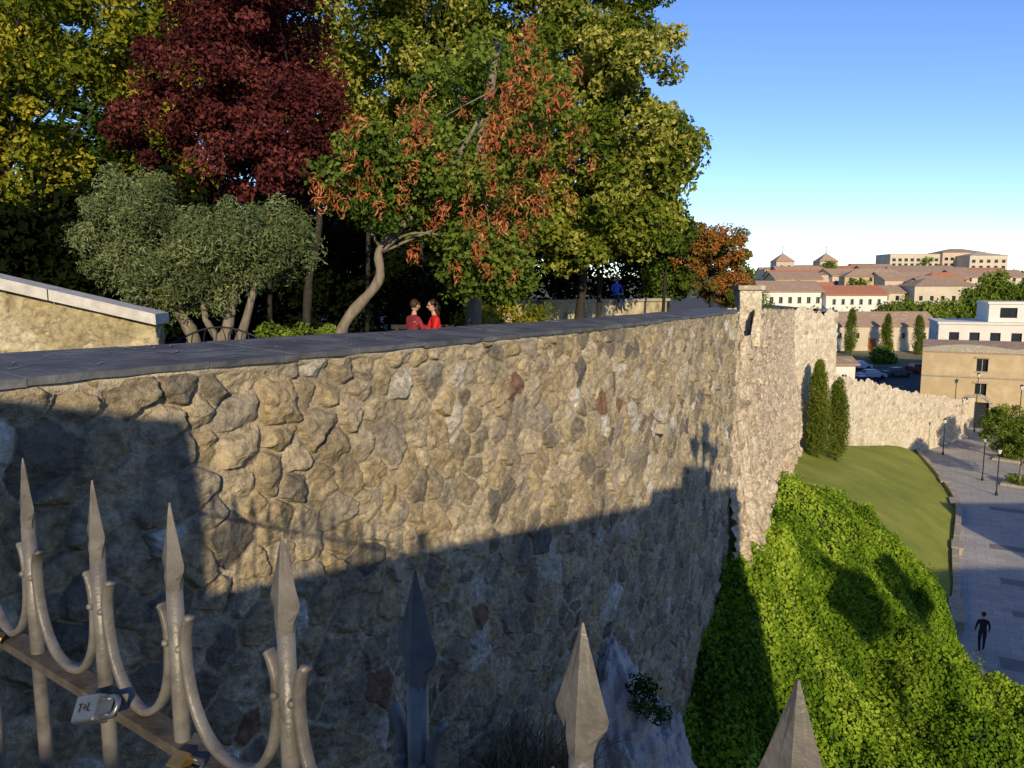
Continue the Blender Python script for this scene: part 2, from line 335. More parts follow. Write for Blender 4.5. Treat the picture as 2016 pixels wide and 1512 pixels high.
# ------------------------------------------------------------------ big ground
def gz(x,y):
    y=np.asarray(y,float)
    return np.interp(y,[-4000,90,150,190,260,400,700,1500,4000],[STR-.03,STR-.03,-12.03,-6,0,6,8,2,0])
xs=np.concatenate([np.linspace(-4000,-300,12),np.linspace(-250,450,60),np.linspace(520,4000,12)])
ys=np.concatenate([np.linspace(-3000,-100,8),np.linspace(-60,460,90),np.linspace(520,4000,20)])
XX,YY=np.meshgrid(xs,ys,indexing='ij'); ZZ=gz(XX,YY)+np.where(YY>160,1.5*fbm(XX*.01,YY*.01,3),0)
I=np.arange(XX.size).reshape(XX.shape)
fast('ground',np.stack([XX,YY,ZZ],-1).reshape(-1,3),np.stack([I[:-1,:-1],I[1:,:-1],I[1:,1:],I[:-1,1:]],-1).reshape(-1,4),M_ground,smooth=True)
mb=MB(); mb.add([(10,-30,STR),(95,-30,STR),(95,89,STR),(24,89,STR),(10,40,STR)],[(0,1,2,3,4)]); mb.obj('plaza_pavement',M_pave)
mb=MB()
for cx,cy,wd,ln,a in [(21.3,29.5,2.3,1.2,-.5),(30,44,2.5,1.0,-.5),(35,52,2.5,1.0,-.5),(24.5,34.6,1.2,.8,-.5),(43,62,3,1.0,-.5),(27,38.5,2.2,1,-.5)]:
    R=Matrix.Rotation(a+math.pi/2,3,'Z'); mb.add([R@Vector(p)+Vector((cx,cy,STR+.004)) for p in [(-ln/2,-wd/2,0),(ln/2,-wd/2,0),(ln/2,wd/2,0),(-ln/2,wd/2,0)]],[(0,1,2,3)])
mb.obj('paving_panels',M_pave2)
xr=np.linspace(35,190,40); yr=np.array([92,104,116,130]); A,B=np.meshgrid(xr,yr,indexing='ij'); I=np.arange(A.size).reshape(A.shape)
fast('road',np.stack([A,B,gz(A,B)+.06],-1).reshape(-1,3),np.stack([I[:-1,:-1],I[1:,:-1],I[1:,1:],I[:-1,1:]],-1).reshape(-1,4),M_asph)
mb=MB()
for i in range(26): 
    x=40+i*5; mb.add([(x,110.9,gz(0,110.9)+.075),(x+2.5,110.9,gz(0,110.9)+.075),(x+2.5,111.1,gz(0,111.1)+.075),(x,111.1,gz(0,111.1)+.075)],[(0,1,2,3)])
mb.obj('road_markings',M_white)
# ------------------------------------------------------------------ bank (lawn + ivy)
ST=[((-5.5,1.0,-14.4),(13,-1)),((-3.5,4,-14.2),(14,8)),((-.3,8.8,-13.5),(15.2,15)),((1.4,11.6,-12.3),(16,20)),((3.6,15.5,-10.4),(17,25)),((5.6,19.3,-8.0),(18,28.6)),((7.2,22.5,-8.0),(19.1,31.6)),((10.3,31,-9.2),(22.5,37)),((14.8,42,-10.2),(25.5,42.3)),((19.6,54,-11.3),(31.6,52.6)),((24,57.5,-11.9),(34.8,60.5)),((33,67,-13.9),(38.5,71.3))]
WB=catmull([a for a,b in ST],10); SB=catmull([b for a,b in ST],10)
t=np.linspace(0,1,110)
SI=np.linspace(0,len(WB)-1,300)
wb=np.stack([np.interp(SI,np.arange(len(WB)),WB[:,k]) for k in range(3)],-1); sb=np.stack([np.interp(SI,np.arange(len(SB)),SB[:,k]) for k in range(2)],-1)
T=t[None,:]
BX=wb[:,0:1]+(sb[:,0:1]-wb[:,0:1])*T; BY=wb[:,1:2]+(sb[:,1:2]-wb[:,1:2])*T; BZ=wb[:,2:3]+(STR+.1-wb[:,2:3])*T+.35*np.sin(T*math.pi)+.12*fbm(BX*.4,BY*.4,5)
I=np.arange(BX.size).reshape(BX.shape); F4=np.stack([I[:-1,:-1],I[1:,:-1],I[1:,1:],I[:-1,1:]],-1).reshape(-1,4)
fast('lawn',np.stack([BX,BY,BZ],-1).reshape(-1,3),F4,M_lawn,smooth=True)
def ivd(x,y): return np.minimum(38.3-.62*(x-14)+.9*np.sin(x*1.1)+.4*np.sin(x*2.9)-y, 18.3+(y-31)*.03+.25*np.sin(y*1.7)-x+np.clip((30-y)*.1,0,.6))
def ivymask(x,y): return ivd(x,y)>0
def ivyh(x,y):
    m=np.clip((x-8.0)/3,0,1)
    return (.4+(1.0+1.5*m)*np.clip(fbm(x*.30+3,y*.30,77,2)*1.6+.28,0,1)+1.9*np.clip(fbm(x*.85,y*.85,78,2)+.12,0,1)+.5*fbm(x*2.3,y*2.3,79,2))*np.clip(ivd(x,y)/1.1+.25,.1,1)
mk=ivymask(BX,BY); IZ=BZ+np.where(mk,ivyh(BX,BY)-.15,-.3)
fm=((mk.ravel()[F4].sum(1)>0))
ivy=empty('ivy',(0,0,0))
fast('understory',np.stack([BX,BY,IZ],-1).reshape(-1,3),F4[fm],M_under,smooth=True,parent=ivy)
n=320000; g=np.random.default_rng(3)
si=g.random(n)*(300-1)*.80; tt=g.random(n); i0=si.astype(int); fr=si-i0
def lerp(A): return A[i0]*(1-fr)[:,None]+A[i0+1]*fr[:,None]
a=lerp(wb);b=lerp(sb); px=a[:,0]+(b[:,0]-a[:,0])*tt*1.0; py=a[:,1]+(b[:,1]-a[:,1])*tt; pz=a[:,2]+(STR+.1-a[:,2])*tt+.35*np.sin(tt*math.pi)
k=ivymask(px,py)&(py>9); px,py,pz=px[k],py[k],pz[k]
hh=ivyh(px,py); edge=np.clip(ivd(px,py)/.5,0,1); u=g.random(len(px)); pz=pz+np.where(edge<1,u*hh,hh-.16+.36*u*u)
P=np.stack([px,py,pz],-1); m=len(P)
gx=(ivyh(px+.1,py)-ivyh(px-.1,py))/.2; gy=(ivyh(px,py+.1)-ivyh(px,py-.1))/.2
nrm=g.normal(size=(m,3))*.6+np.stack([.3-gx*.8,-.35-gy*.8,np.full(m,.75)],-1); nrm/=np.linalg.norm(nrm,axis=1)[:,None]
a=g.normal(size=(m,3)); a-=nrm*(a*nrm).sum(1)[:,None]; a/=np.linalg.norm(a,axis=1)[:,None]; b=np.cross(nrm,a); sz=.11*(.5+.9*g.random(m)); a*=(sz/2)[:,None]; b*=(sz*.42)[:,None]
V=np.stack([P-a,P+b,P+a,P-b],1).reshape(-1,3)
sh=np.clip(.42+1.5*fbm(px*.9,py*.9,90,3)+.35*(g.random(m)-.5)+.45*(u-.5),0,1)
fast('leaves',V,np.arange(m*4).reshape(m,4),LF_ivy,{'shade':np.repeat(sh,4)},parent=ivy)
kk=np.where((px>8)&(px<17.4)&(py>17)&(py<34))[0]; sel=g.choice(kk,150)
CS=P[sel]+np.array([0,0,.15]); leaves('shoots',CS,g.uniform(.12,.42,150),60,.10,LF_ivy,ivy,seed=4,squash=1.9,aspect=.45)
kb=MB(); pts=SB[52:]
for i in range(len(pts)-1):
    a=Vector((*pts[i],0)); b=Vector((*pts[i+1],0)); d=b-a; kb.box((a+b)/2+Vector((0,0,STR+.2)),(d.length*.98,.35,.5+.04*(i%2)),0,math.atan2(d.y,d.x))
kb.obj('kerb_wall',M_lime)
for (x,y,a) in [(20.6,33.6,1.05),(21.3,35.0,1.05),(26.3,43.5,1.05),(31.6,53,1.1),(34.2,59.0,1.2)]:
    mb=MB(); mb.box((0,0,.42),(1.5,.62,.12),0,a); mb.box((0,0,.18),(1.35,.5,.36),0,a); mb.obj('stone_bench',M_lime,loc=(x,y,STR+.02))
# ------------------------------------------------------------------ near city wall
WP=[(-8,-2.6),(-5.5,1.0),(-3.08,4.55),(-2.05,6.03),(-.84,7.95),(1.48,11.65),(3.62,15.6),(5.83,19.9)]
cw=empty('city_wall')
zb=lambda q:float(np.interp(q,[0,.18,.42,.58,.82,1],[-3.4,-4.4,-7.3,-9.6,-11.6,-11.6]))
rubble('masonry',WP[1:],-.60,zb,lambda q:.011+.017*q,.0155,cell=(.36,.265),relief=.054,seed=11,mat=M_wall,parent=cw,cobble=1.15)
PB=catmull(WP[1:],10); segb=np.linalg.norm(np.diff(PB,axis=0),axis=1); Sb=np.concatenate([[0],np.cumsum(segb)]); sq=np.linspace(0,Sb[-1],200)
bx_=np.interp(sq,Sb,PB[:,0]);by_=np.interp(sq,Sb,PB[:,1]);tx=np.gradient(bx_);ty=np.gradient(by_);l_=np.hypot(tx,ty)
vv=np.linspace(0,1,90); topz=np.array([zb(a/Sb[-1])+.25 for a in sq])
SS,VV=np.meshgrid(sq,vv,indexing='ij'); Zr=topz[:,None]+(-15.6-topz[:,None])*VV; Hr=-.12+.10*(topz[:,None]-Zr)+.5*fbm(SS*.8,Zr*.8,3,5)*np.clip(VV*4,0,1)
I=np.arange(SS.size).reshape(SS.shape)
fast('bedrock_base',np.stack([bx_[:,None]+(ty/l_)[:,None]*Hr,by_[:,None]-(tx/l_)[:,None]*Hr,Zr],-1).reshape(-1,3),np.stack([I[:-1,:-1],I[:-1,1:],I[1:,1:],I[1:,:-1]],-1).reshape(-1,4),M_rock,smooth=True,parent=cw)
PC=catmull(WP,14); seg=np.linalg.norm(np.diff(PC,axis=0),axis=1); S=np.concatenate([[0],np.cumsum(seg)])
def along(s):
    x=np.interp(s,S,PC[:,0]);y=np.interp(s,S,PC[:,1]); x2=np.interp(s+.05,S,PC[:,0]);y2=np.interp(s+.05,S,PC[:,1])
    if s+.05>S[-1]: x1,y1=np.interp(s-.05,S,PC[:,0]),np.interp(s-.05,S,PC[:,1]); tx,ty=x-x1,y-y1
    else: tx,ty=x2-x,y2-y
    l=math.hypot(tx,ty); return x,y,tx/l,ty/l
WDI=([0,.3,.5,.75,1],[1.5,1.35,.95,.75,.6])
mb=MB(); s=0; g=random.Random(3)
while s<S[-1]-.3:
    ln=g.uniform(.7,1.25); e=min(s+ln-.005,S[-1]); dzj=g.uniform(-.006,.006)
    oh=.09+g.uniform(-.015,.012)
    K=6; top=[];bot=[];tin=[];bin_=[]
    for k in range(K+1):
        q=s+(e-s)*k/K; x,y,tx,ty=along(q); wd=np.interp(q/S[-1],*WDI); nx,ny=ty,-tx; jo=oh+g.uniform(-.012,.008)
        for lst,off,z in ((top,jo,-.535+g.uniform(-.003,.003)),(bot,jo-g.uniform(0,.012),-.580+g.uniform(-.012,.006)),(tin,-wd,-.475),(bin_,-wd,-.535)): lst.append((x+nx*off,y+ny*off,z+dzj))
    n_=K+1; vs=top+bot+tin+bin_; fs=[]
    for k in range(K): fs+=[(k,k+1,2*n_+k+1,2*n_+k),(n_+k,n_+k+1,k+1,k),(2*n_+k,2*n_+k+1,3*n_+k+1,3*n_+k),(n_+k,3*n_+k,3*n_+k+1,n_+k+1)]
    fs+=[(0,2*n_,3*n_,n_),(K,n_+K,3*n_+K,2*n_+K)]
    mb.add(vs,fs); s+=ln
mb.obj('slate_coping',M_slate,cw)
mb=MB(); g=random.Random(8)
for i in range(170):
    q=g.uniform(7.2,15); x,y,tx,ty=along(q); f=q/S[-1]; wd=np.interp(f,*WDI); nx,ny=ty,-tx
    off=-g.uniform(.05,wd-.1); zz=-.535+.06*((.09-off)/(wd+.09))+.009
    an=g.uniform(0,3.1); l=g.uniform(.04,.28); p=Vector((x+nx*off,y+ny*off,zz)); d=Vector((math.cos(an),math.sin(an),0)); pe=Vector((-d.y,d.x,0))*.007
    c=pe*g.uniform(-5,5)
    mb.add([p-d*l/2-pe,p+c-pe,p+d*l/2-pe,p+d*l/2+pe,p+c+pe,p-d*l/2+pe],[(0,1,4,5),(1,2,3,4)])
mb.obj('chalk_marks',mat('chalk',(.38,.38,.40),(.24,.24,.25)),cw)
mb=MB()
for i in range(0,len(PC)-1):
    a=PC[i];b=PC[i+1]; f=S[i]/S[-1]; wd=np.interp(f,[0,.3,.5,.75,1],[1.4,1.25,.85,.65,.5])
    d=b-a; l=np.linalg.norm(d); nn=np.array([-d[1],d[0]])/l*wd; mb.add([(*(a+nn),-.54),(*(b+nn),-.54),(*(b+nn),-1.7),(*(a+nn),-1.7)],[(0,1,2,3)])
mb.obj('inner_face',M_lime,cw)
qs=np.arange(3,S[-1]-.02,.03); rows=[]
for q in qs:
    x,y,tx,ty=along(q); o1=.035+.05*float(fbm(np.array(q*3.),np.array(1.),5,4)); o2=.02+.06*float(fbm(np.array(q*4.),np.array(7.),6,4)); zl=-.64+.07*float(fbm(np.array(q*2.5),np.array(3.),7,4))
    rows.append([(x+ty*o1,y-tx*o1,-.555),(x+ty*(o1+.008),y-tx*(o1+.008),-.595),(x+ty*o2,y-tx*o2,zl),(x-ty*.06,y+tx*.06,zl-.05)])
V=np.array(rows).reshape(-1,3); I=np.arange(len(V)).reshape(len(rows),4)
fast('mortar_bed',V,np.stack([I[:-1,1:],I[1:,1:],I[1:,:-1],I[:-1,:-1]],-1).reshape(-1,4),mat('mortar',(.40,.33,.22),(.52,.44,.32),scale=12,bump=.8,bscale=30,c3=(.28,.23,.16)),smooth=True,parent=cw)
mb=MB(); x,y,tx,ty=along(float(np.interp(13.7,PC[:,1],S))); a=math.atan2(ty,tx)
mb.box((x+ty*.12,y-tx*.12,-2.5),(.20,.18,.17),0,a); mb.box((x+ty*.23,y-tx*.23,-2.5),(.23,.03,.21),0,a); mb.tube([(x,y,-2.35),(x+ty*.14,y-tx*.14,-2.35)],.02,6); mb.obj('wall_lamp',M_lime)
def rock(name,c,r,seed,mt=M_rock):
    nu,nv=120,90; V=[]
    for j in range(nv):
        th=math.pi*j/(nv-1)
        for i in range(nu):
            ph=2*math.pi*i/nu; d=Vector((math.sin(th)*math.cos(ph),math.sin(th)*math.sin(ph),math.cos(th))); p=d*1.1+Vector((seed,seed*.7,-seed))
            k=1+.26*mnoise.fractal(p*1.2,1.0,2.0,4)
            vd=mnoise.voronoi(p*2.0)[0]; k+=.12*min(vd[1]-vd[0],.5)-.04; vd=mnoise.voronoi(p*6+Vector((3,1,2)))[0]; k+=.04*(vd[1]-vd[0])
            k+=.05*mnoise.fractal(p*9,1.0,2.0,3)
            V.append((c[0]+d.x*k*r[0],c[1]+d.y*k*r[1],c[2]+d.z*k*r[2]))
    I=np.arange(nu*nv).reshape(nv,nu); J=np.roll(I,-1,axis=1)
    return fast(name,V,np.stack([I[:-1],I[1:],J[1:],J[:-1]],-1).reshape(-1,4),mt,smooth=True)
rock('rock_outcrop',(1.65,11.7,-8.1),(.85,1.45,2.0),4); rock('rock_outcrop',(2.15,12.3,-9.4),(1.0,1.4,2.2),6); rock('rock_outcrop',(.0,8.8,-7.2),(.65,1.2,1.4),9); rock('rock_outcrop',(2.7,13.4,-10.4),(.95,1.6,2.4),14)
def tuft(name,c,n,h,spread,seed,mt,up=.8):
    g=np.random.default_rng(seed); p=np.array(c)+g.normal(size=(n,3))*np.array([spread,spread,.06]); d=g.normal(size=(n,3))*.5+np.array([.15,-.3,up]); hh=h*(.5+g.random(n))[:,None]
    s_=np.cross(d,g.normal(size=(n,3))); s_/=np.linalg.norm(s_,axis=1)[:,None]; s_*=.006
    V=np.stack([p-s_,p+s_,p+d*hh*.6+s_*.7,p+d*hh*.6-s_*.7, p+d*hh*.6-s_*.7,p+d*hh*.6+s_*.7,p+d*hh+np.array([0,0,-.12*h])+s_*.1,p+d*hh+np.array([0,0,-.12*h])-s_*.1],1).reshape(-1,3)
    return fast(name,V,np.arange(n*8).reshape(-1,4),mt,{'shade':np.repeat(g.random(n),8)})
tuft('dry_grass',(.3,8.5,-5.9),1500,.5,.32,2,LF_dry); tuft('dry_grass',(-.2,7.8,-6.1),1500,.45,.3,12,LF_dry)
leaves('leafy_weed',[(1.95,11.0,-6.0),(2.1,11.2,-6.2),(2.25,11.0,-6.45),(2.0,10.9,-6.3)],.22,200,.06,LF_lgreen,None,seed=19)
# ------------------------------------------------------------------ second stretch, bastion, low wall
cw2=empty('city_wall')
W2=[(5.58,19.75),(6.1,20.75),(7.15,22.6),(10.4,31),(14.9,42),(19.8,54)]
rubble('masonry',W2,lambda q:(-.50-.9*q) if (q>.05 or q<.025) else -1.25,-13,lambda q:.03+.06*q,.045,cell=(.42,.30),relief=.06,seed=31,mat=M_wall2,parent=cw2,flare=lambda q,z:.10*np.clip((q*38)/1.2,0,1)+.62*sstep(-3,-9,z)*(1+1.6*fbm(q*45,z*.7,61)),ragged=.08,rough=1.6)
mb=MB()
PP=catmull(W2[2:],6)
for i in range(len(PP)-1):
    a,b=PP[i],PP[i+1]; q=.07+.93*i/len(PP); z=-.56-.9*q; d=b-a; nn=np.array([-d[1],d[0]])/np.linalg.norm(d)*.8
    mb.add([(*a,z),(*b,z-.02),(*(b+nn),z-.02),(*(a+nn),z),(*(b+nn),-1.8),(*(a+nn),-1.8)],[(0,1,2,3),(3,2,4,5)])
mb.obj('wall_top',M_lime,cw2)
pe_=empty('stone_pier')
rubble('masonry',[(6.42,22.2),(6.42,21.6),(7.04,21.6),(7.04,22.2)],.0,-1.6,.025,.03,cell=(.3,.22),relief=.02,seed=88,mat=M_wall3,parent=pe_,smoothpath=False,rough=.6)
mb=MB(); mb.box((6.73,21.9,.05),(.76,.76,.12)); mb.obj('cap',M_lime,pe_)
mb=MB()
for i in range(7): mb.tube([(5.75+.06*i,20.15+.12*i,-1.6),(5.75+.06*i,20.15+.12*i,-.62)],.012,6)
mb.tube([(5.72,20.1,-.68),(6.2,21.0,-.68)],.014,6); mb.tube([(5.72,20.1,-1.3),(6.2,21.0,-1.3)],.014,6)
for i in range(6):
    c=Vector((5.78+.06*i,20.2+.12*i,-.95)); mb.tube([c+Vector((.02*math.cos(k),.05*math.cos(k),.06*math.sin(k))) for k in np.linspace(0,6.28,10)],.006,5)
mb.obj('iron_gate',M_black)
tw=empty('wall_bastion')
rubble('masonry',[(19.7,53.8),(24.3,57.0),(24.31,57.02),(26.2,65)],-1.5,-14,.10,.09,cell=(.5,.36),relief=.06,seed=51,mat=M_wall3,parent=tw,smoothpath=False,ragged=.35)
mb=MB(); mb.add([(19.7,53.8,-1.6),(24.3,57,-1.6),(26.2,65,-1.6),(16,66,-1.6)],[(0,1,2,3)]); mb.obj('top',M_lime,tw)
lw=empty('boundary_wall')
rubble('masonry',[(24.6,59.3),(28,62.4),(33,66.5),(40,72.2),(47.8,78.8)],lambda q:float(np.interp(q,[0,.12,.3,.45,.6,.75,.9,1],[-6.4,-7.0,-8.0,-9.0,-9.7,-10.3,-11.1,-11.4])),-15.5,.09,.08,cell=(.5,.34),relief=.05,seed=71,mat=M_wall3,parent=lw,ragged=.25)
mb=MB(); mb.tube([(47.9,79,STR),(47.9,79,-11.2)],.5,10,sm=False); mb.obj('end_pier',M_wall3,lw)
# ------------------------------------------------------------------ garden platform
PG=[tuple(p) for p in catmull(WP[1:],6)]+[(6.2,21)]+[(7.0,23.5),(10,31),(14.5,42),(19.4,54.5),(24,58),(25.5,64),(30,100),(40,150)]
mb=MB(); nP=len(PG); vs=[(x-.25,y+.1,-1.6) for x,y in PG]+[(-120,y,-1.6) for x,y in PG]
mb.add(vs,[(i,i+1,nP+i+1,nP+i) for i in range(nP-1)]); 
vs=[(x-.25,y+.1,-1.6) for x,y in PG[-3:]]+[(x-.25,y+.1,-16) for x,y in PG[-3:]]; mb.add(vs,[(0,1,4,3),(1,2,5,4)])
mb.obj('garden_ground',M_soil)
lp=empty('garden_parapet')
def slab(mb,a,b,w,za,zb,th,mi=0):
    a=Vector(a);b=Vector(b);d=(b-a).normalized();p=Vector((-d.y,d.x))*w/2
    vs=[(*(a-p),za-th),(*(b-p),zb-th),(*(b+p),zb-th),(*(a+p),za-th),(*(a-p),za),(*(b-p),zb),(*(b+p),zb),(*(a+p),za)]
    mb.add(vs,[(0,3,2,1),(4,5,6,7),(0,1,5,4),(1,2,6,5),(2,3,7,6),(3,0,4,7)],mi)
A0=(-4.0,8.75);B0=(-8.2,7.9)
a=Vector(A0);b=Vector(B0);d=(b-a).normalized();p=Vector((-d.y,d.x))*.17
a2=a+d*.06
vs=[(*(a2-p),-1.62),(*(b-p),-1.62),(*(b+p),-1.62),(*(a2+p),-1.62),(*(a2-p),-.41),(*(b-p),.69),(*(b+p),.69),(*(a2+p),-.41)]
mb=MB(); mb.add(vs,[(0,3,2,1),(4,5,6,7),(0,1,5,4),(1,2,6,5),(2,3,7,6),(3,0,4,7)]); mb.obj('core',M_ochreplaster,lp)
fA=a+d*.03+p*1.12; fB=b+p*1.12; eA=a+d*.03-p*1.12
rubble('masonry',[tuple(fB),tuple(fA),tuple(fA+(eA-fA)*.02),tuple(eA)],lambda q:.70-1.095*min(1,q/.92),-1.6,.02,.022,cell=(.55,.30),relief=.012,seed=95,mat=M_pstone,parent=lp,smoothpath=False,rough=.45)
mb=MB()
for k in range(4):
    u0=k/4;u1=(k+1)/4-.003; pa=a.lerp(b,u0);pb=a.lerp(b,u1); slab(mb,pa,pb,.62,-.27+1.1*u0,-.27+1.1*u1,.12)
mb.obj('coping',mat('pale_coping',(.62,.58,.52),(.50,.46,.40),scale=8,bump=.4,bscale=50,c3=(.40,.37,.31)),lp)
pl=empty('planter_wall')
mb=MB(); slab(mb,(1.1,29.5),(6.6,33.5),.45,-.52,-.50,1.15); slab(mb,(1.1,29.5),(-1.6,31),.45,-.52,-.55,1.15); mb.obj('masonry',M_ochreplaster,pl)
mb=MB(); slab(mb,(1.05,29.45),(6.7,33.55),.6,-.40,-.38,.115); slab(mb,(1.0,29.7),(-1.7,31.1),.58,-.41,-.45,.11); mb.obj('coping',M_lime,pl)
mb=MB(); slab(mb,(-.9,20.5),(.9,21.2),.35,-.75,-.75,.9); mb.obj('low_garden_wall',M_ochreplaster)
# ------------------------------------------------------------------ garden trees
F=-1.6
tree('linden_tree',(2.3,26.6,F),[((2.6,25,4.8),(3.2,3,3.6),.44),((2.5,25,8.6),(2.9,3,3.5),.32),((4.6,25,3.9),(1.25,2,2.2),.13),((2.6,24.6,1.9),(2.7,1.2,1.1),.15)],LF_linden,M_barkd,tr=.16,nclump=265,cr=.62,per=240,size=.18,seed=1,limbs=22)
tree('linden_tree',(-2.2,26.5,F),[((-1.6,26,5.0),(3.4,2.6,3.6),.5),((-2,25.5,9),(3.4,3,3.2),.5)],LF_linden,M_barkd,tr=.18,nclump=210,cr=.68,per=230,size=.18,seed=2,limbs=18)
tree('linden_tree',(-10.5,25,F),[((-10.6,25,8.0),(3.0,3,3.8),.75),((-12.0,25,3.8),(2.4,2,2.2),.25)],LF_yellow,M_barkd,tr=.22,nclump=150,cr=.68,per=230,size=.18,seed=3,limbs=16)
tree('linden_tree',(-15,22,F),[((-14.0,22,6.2),(2.9,3,3.5),.6),((-14.0,22,2.5),(2.8,2,2.5),.4)],LF_yellow,M_barkd,tr=.22,nclump=150,cr=.66,per=230,size=.17,seed=4,limbs=14)
tree('linden_tree',(-6.5,28,F),[((-6.5,28,8),(4.0,3,4.5),1)],LF_linden,M_barkd,tr=.22,nclump=140,cr=.75,per=190,size=.2,seed=5,limbs=12)
tree('evergreen_oak',(-18,34,F),[((-18,34,5.5),(6.5,2,6.5),.6),((-8,35,5),(6,2,6),.4)],LF_lgreen,M_barkd,tr=.3,nclump=160,cr=1.3,per=180,size=.32,seed=15,limbs=12)
tree('evergreen_oak',(3.2,28.5,F),[((3.0,28.3,2.3),(3.6,1.4,1.4),.6),((4.9,28,2.0),(1.6,1.2,1.1),.2),((-1.5,28,1.8),(2.6,1.3,1.3),.3)],LF_lgreen,M_barkd,tr=.10,nclump=140,cr=.55,per=220,size=.16,seed=16,limbs=8)
tree('plum_tree',(-4.9,18,F),[((-6.2,17.5,3.9),(2.6,1.9,1.9),.55),((-5.3,17.5,6.3),(2.3,1.8,1.6),.33),((-4.4,17.2,3.0),(1.3,1.2,1.5),.2)],LF_plum,M_barkd,trunk=[(-4.9,18,F),(-4.75,18,.2),(-4.45,17.9,1.8),(-5.2,17.7,3.2),(-5.8,17.6,5)],tr=.09,nclump=180,cr=.47,per=250,size=.11,seed=6,limbs=18)
e,C=tree('judas_tree',(-3.25,14.1,F),[((-1.2,14,1.9),(1.7,1.3,1.1),.42),((.3,14,2.7),(1.0,1.1,1.4),.2),((-2.3,13.8,2.0),(1.1,1,.8),.18),((-.4,14,.75),(1.0,1,.8),.25)],LF_judas,M_bark,trunk=[(-3.3,14.1,F),(-3.1,14.1,-.65),(-2.45,14.1,.15),(-2.4,14.1,.75),(-1.75,14,1.35),(-1.0,14,2.3),(-.3,14,3.5)],tr=.095,nclump=145,cr=.38,per=150,size=.085,seed=7,limbs=14,aspect=.9)
g=np.random.default_rng(4); pk=g.random(len(C))<np.where(C[:,0]>-.9,.62,.34); sel=C[pk]; sel=sel[(sel[:,2]>.6)]
PC2=np.repeat(sel,4,axis=0)+g.normal(size=(len(sel)*4,3))*np.array([.16,.16,.34])+np.array([0,-.30,.05])
leaves('seed_pods',PC2-np.array((-3.25,14.1,F)),.13,26,.13,LF_pod,e,aspect=.24,seed=5,squash=2.0,droop=1.5)
mb=MB(); mb.tube([(-.82,16,F),(-.80,16,-.5),(-.72,16,1.0),(-.6,16.2,3.2),(-.3,16.4,5)],[.19,.16,.15,.12,.08],12)
tp=empty('acacia_tree'); mb.obj('trunk',M_bark,tp); leaves('crown',ell((-.3,17,4.1),(1.8,1.4,1.5),34,3),.5,200,.12,LF_judas,tp,seed=31)
for k,(b,tr_,cr_) in enumerate([((-4.35,11.6,F),[(-4.35,11.6,F),(-4.42,11.6,-.9),(-4.3,11.6,-.5),(-4.15,11.6,.2)],[((-4.0,11.5,.70),(1.0,.8,.6),.45),((-3.6,11.5,.70),(.65,.6,.6),.25),((-4.6,11.5,.25),(.8,.5,.5),.35)]),
                              ((-5.2,12.2,F),[(-5.2,12.2,F),(-5.1,12.2,-.8),(-5.35,12.2,-.3),(-5.8,12.2,.5)],[((-5.9,12.2,1.2),(.75,.7,.7),.5),((-6.1,12.2,.65),(.8,.6,.6),.3),((-5.4,12.0,.1),(.7,.6,.5),.3)])]):
    tree('olive_tree',b,cr_,LF_olive,M_bark,trunk=tr_,tr=.12,nclump=135,cr=.24,per=240,size=.08,seed=20+k,limbs=4,aspect=.24,squash=1.1)
mb=MB(); mb.tube([(-4.3,11.55,F),(-4.12,11.5,-.8),(-4.0,11.5,-.45),(-3.8,11.5,.2)],[.12,.085,.06,.04],10); mb.tube([(-4.4,11.6,-.9),(-4.65,11.6,-.45),(-4.7,11.6,.1)],[.07,.05,.035],8); mb.obj('olive_stems',M_bark)
def bush(name,c,r,n,cr,per,size,lm,seed):
    e=empty(name,c); leaves('foliage',ell(c,r,n,seed)-np.array(c),cr,per,size,lm,e,seed=seed); return e
bush('clipped_hedge',(-.3,20.4,-.75),(1.4,.4,.45),26,.3,180,.07,LF_yellow,41)
bush('green_shrub',(-3.5,11.8,-.85),(.45,.4,.35),12,.2,150,.07,LF_mid,42)
bush('green_shrub',(-3.0,12.6,-.85),(.3,.4,.3),10,.16,130,.07,LF_mid,43)
hd=empty('shaded_hedge')
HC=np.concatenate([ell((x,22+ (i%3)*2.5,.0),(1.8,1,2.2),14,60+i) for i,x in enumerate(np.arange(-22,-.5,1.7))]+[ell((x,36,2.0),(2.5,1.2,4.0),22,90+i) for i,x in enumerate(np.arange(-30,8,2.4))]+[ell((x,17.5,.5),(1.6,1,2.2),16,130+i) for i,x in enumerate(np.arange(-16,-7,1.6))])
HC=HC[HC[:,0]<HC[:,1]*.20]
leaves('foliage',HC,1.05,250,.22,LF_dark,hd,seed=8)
mb=MB()
for x,y in [(-3.9,20.5),(-6.2,19.5),(-8,21),(5.9,30),(-2.6,21.5)]: mb.tube([(x,y,F),(x+.1,y,1.5),(x+.2,y,4)],[.07,.055,.04],8)
mb.obj('background_trunks',M_barkd)
tree('autumn_tree',(8.5,33,F),[((8.5,33,1.7),(1.6,1.5,1.1),.6),((9.1,33,.3),(1.4,1.2,.9),.4)],LF_red,M_barkd,tr=.1,nclump=85,cr=.42,per=220,size=.13,seed=11,limbs=12)
tree('garden_tree',(7.0,35,F),[((7.0,35,2.3),(1.9,1.5,1.8),.6),((6.8,34,.5),(1.6,1.2,1.1),.4)],LF_judas,M_barkd,tr=.1,nclump=85,cr=.5,per=220,size=.13,seed=12,limbs=10)
bush('green_shrub',(9.6,31.5,-.7),(.7,.8,.7),16,.35,200,.09,LF_mid,44)
bush('green_shrub',(11.5,37,-.9),(1.0,1.4,.9),20,.4,200,.1,LF_mid,45)
bn=MB(); bc=Vector((-3.9,10.2,0))
def arc(a0,b0,z0,z1,n=12): return [bc+Vector((a0+(b0-a0)*i/n,0,z0+(z1-z0)*math.sin(math.pi*i/n))) for i in range(n+1)]
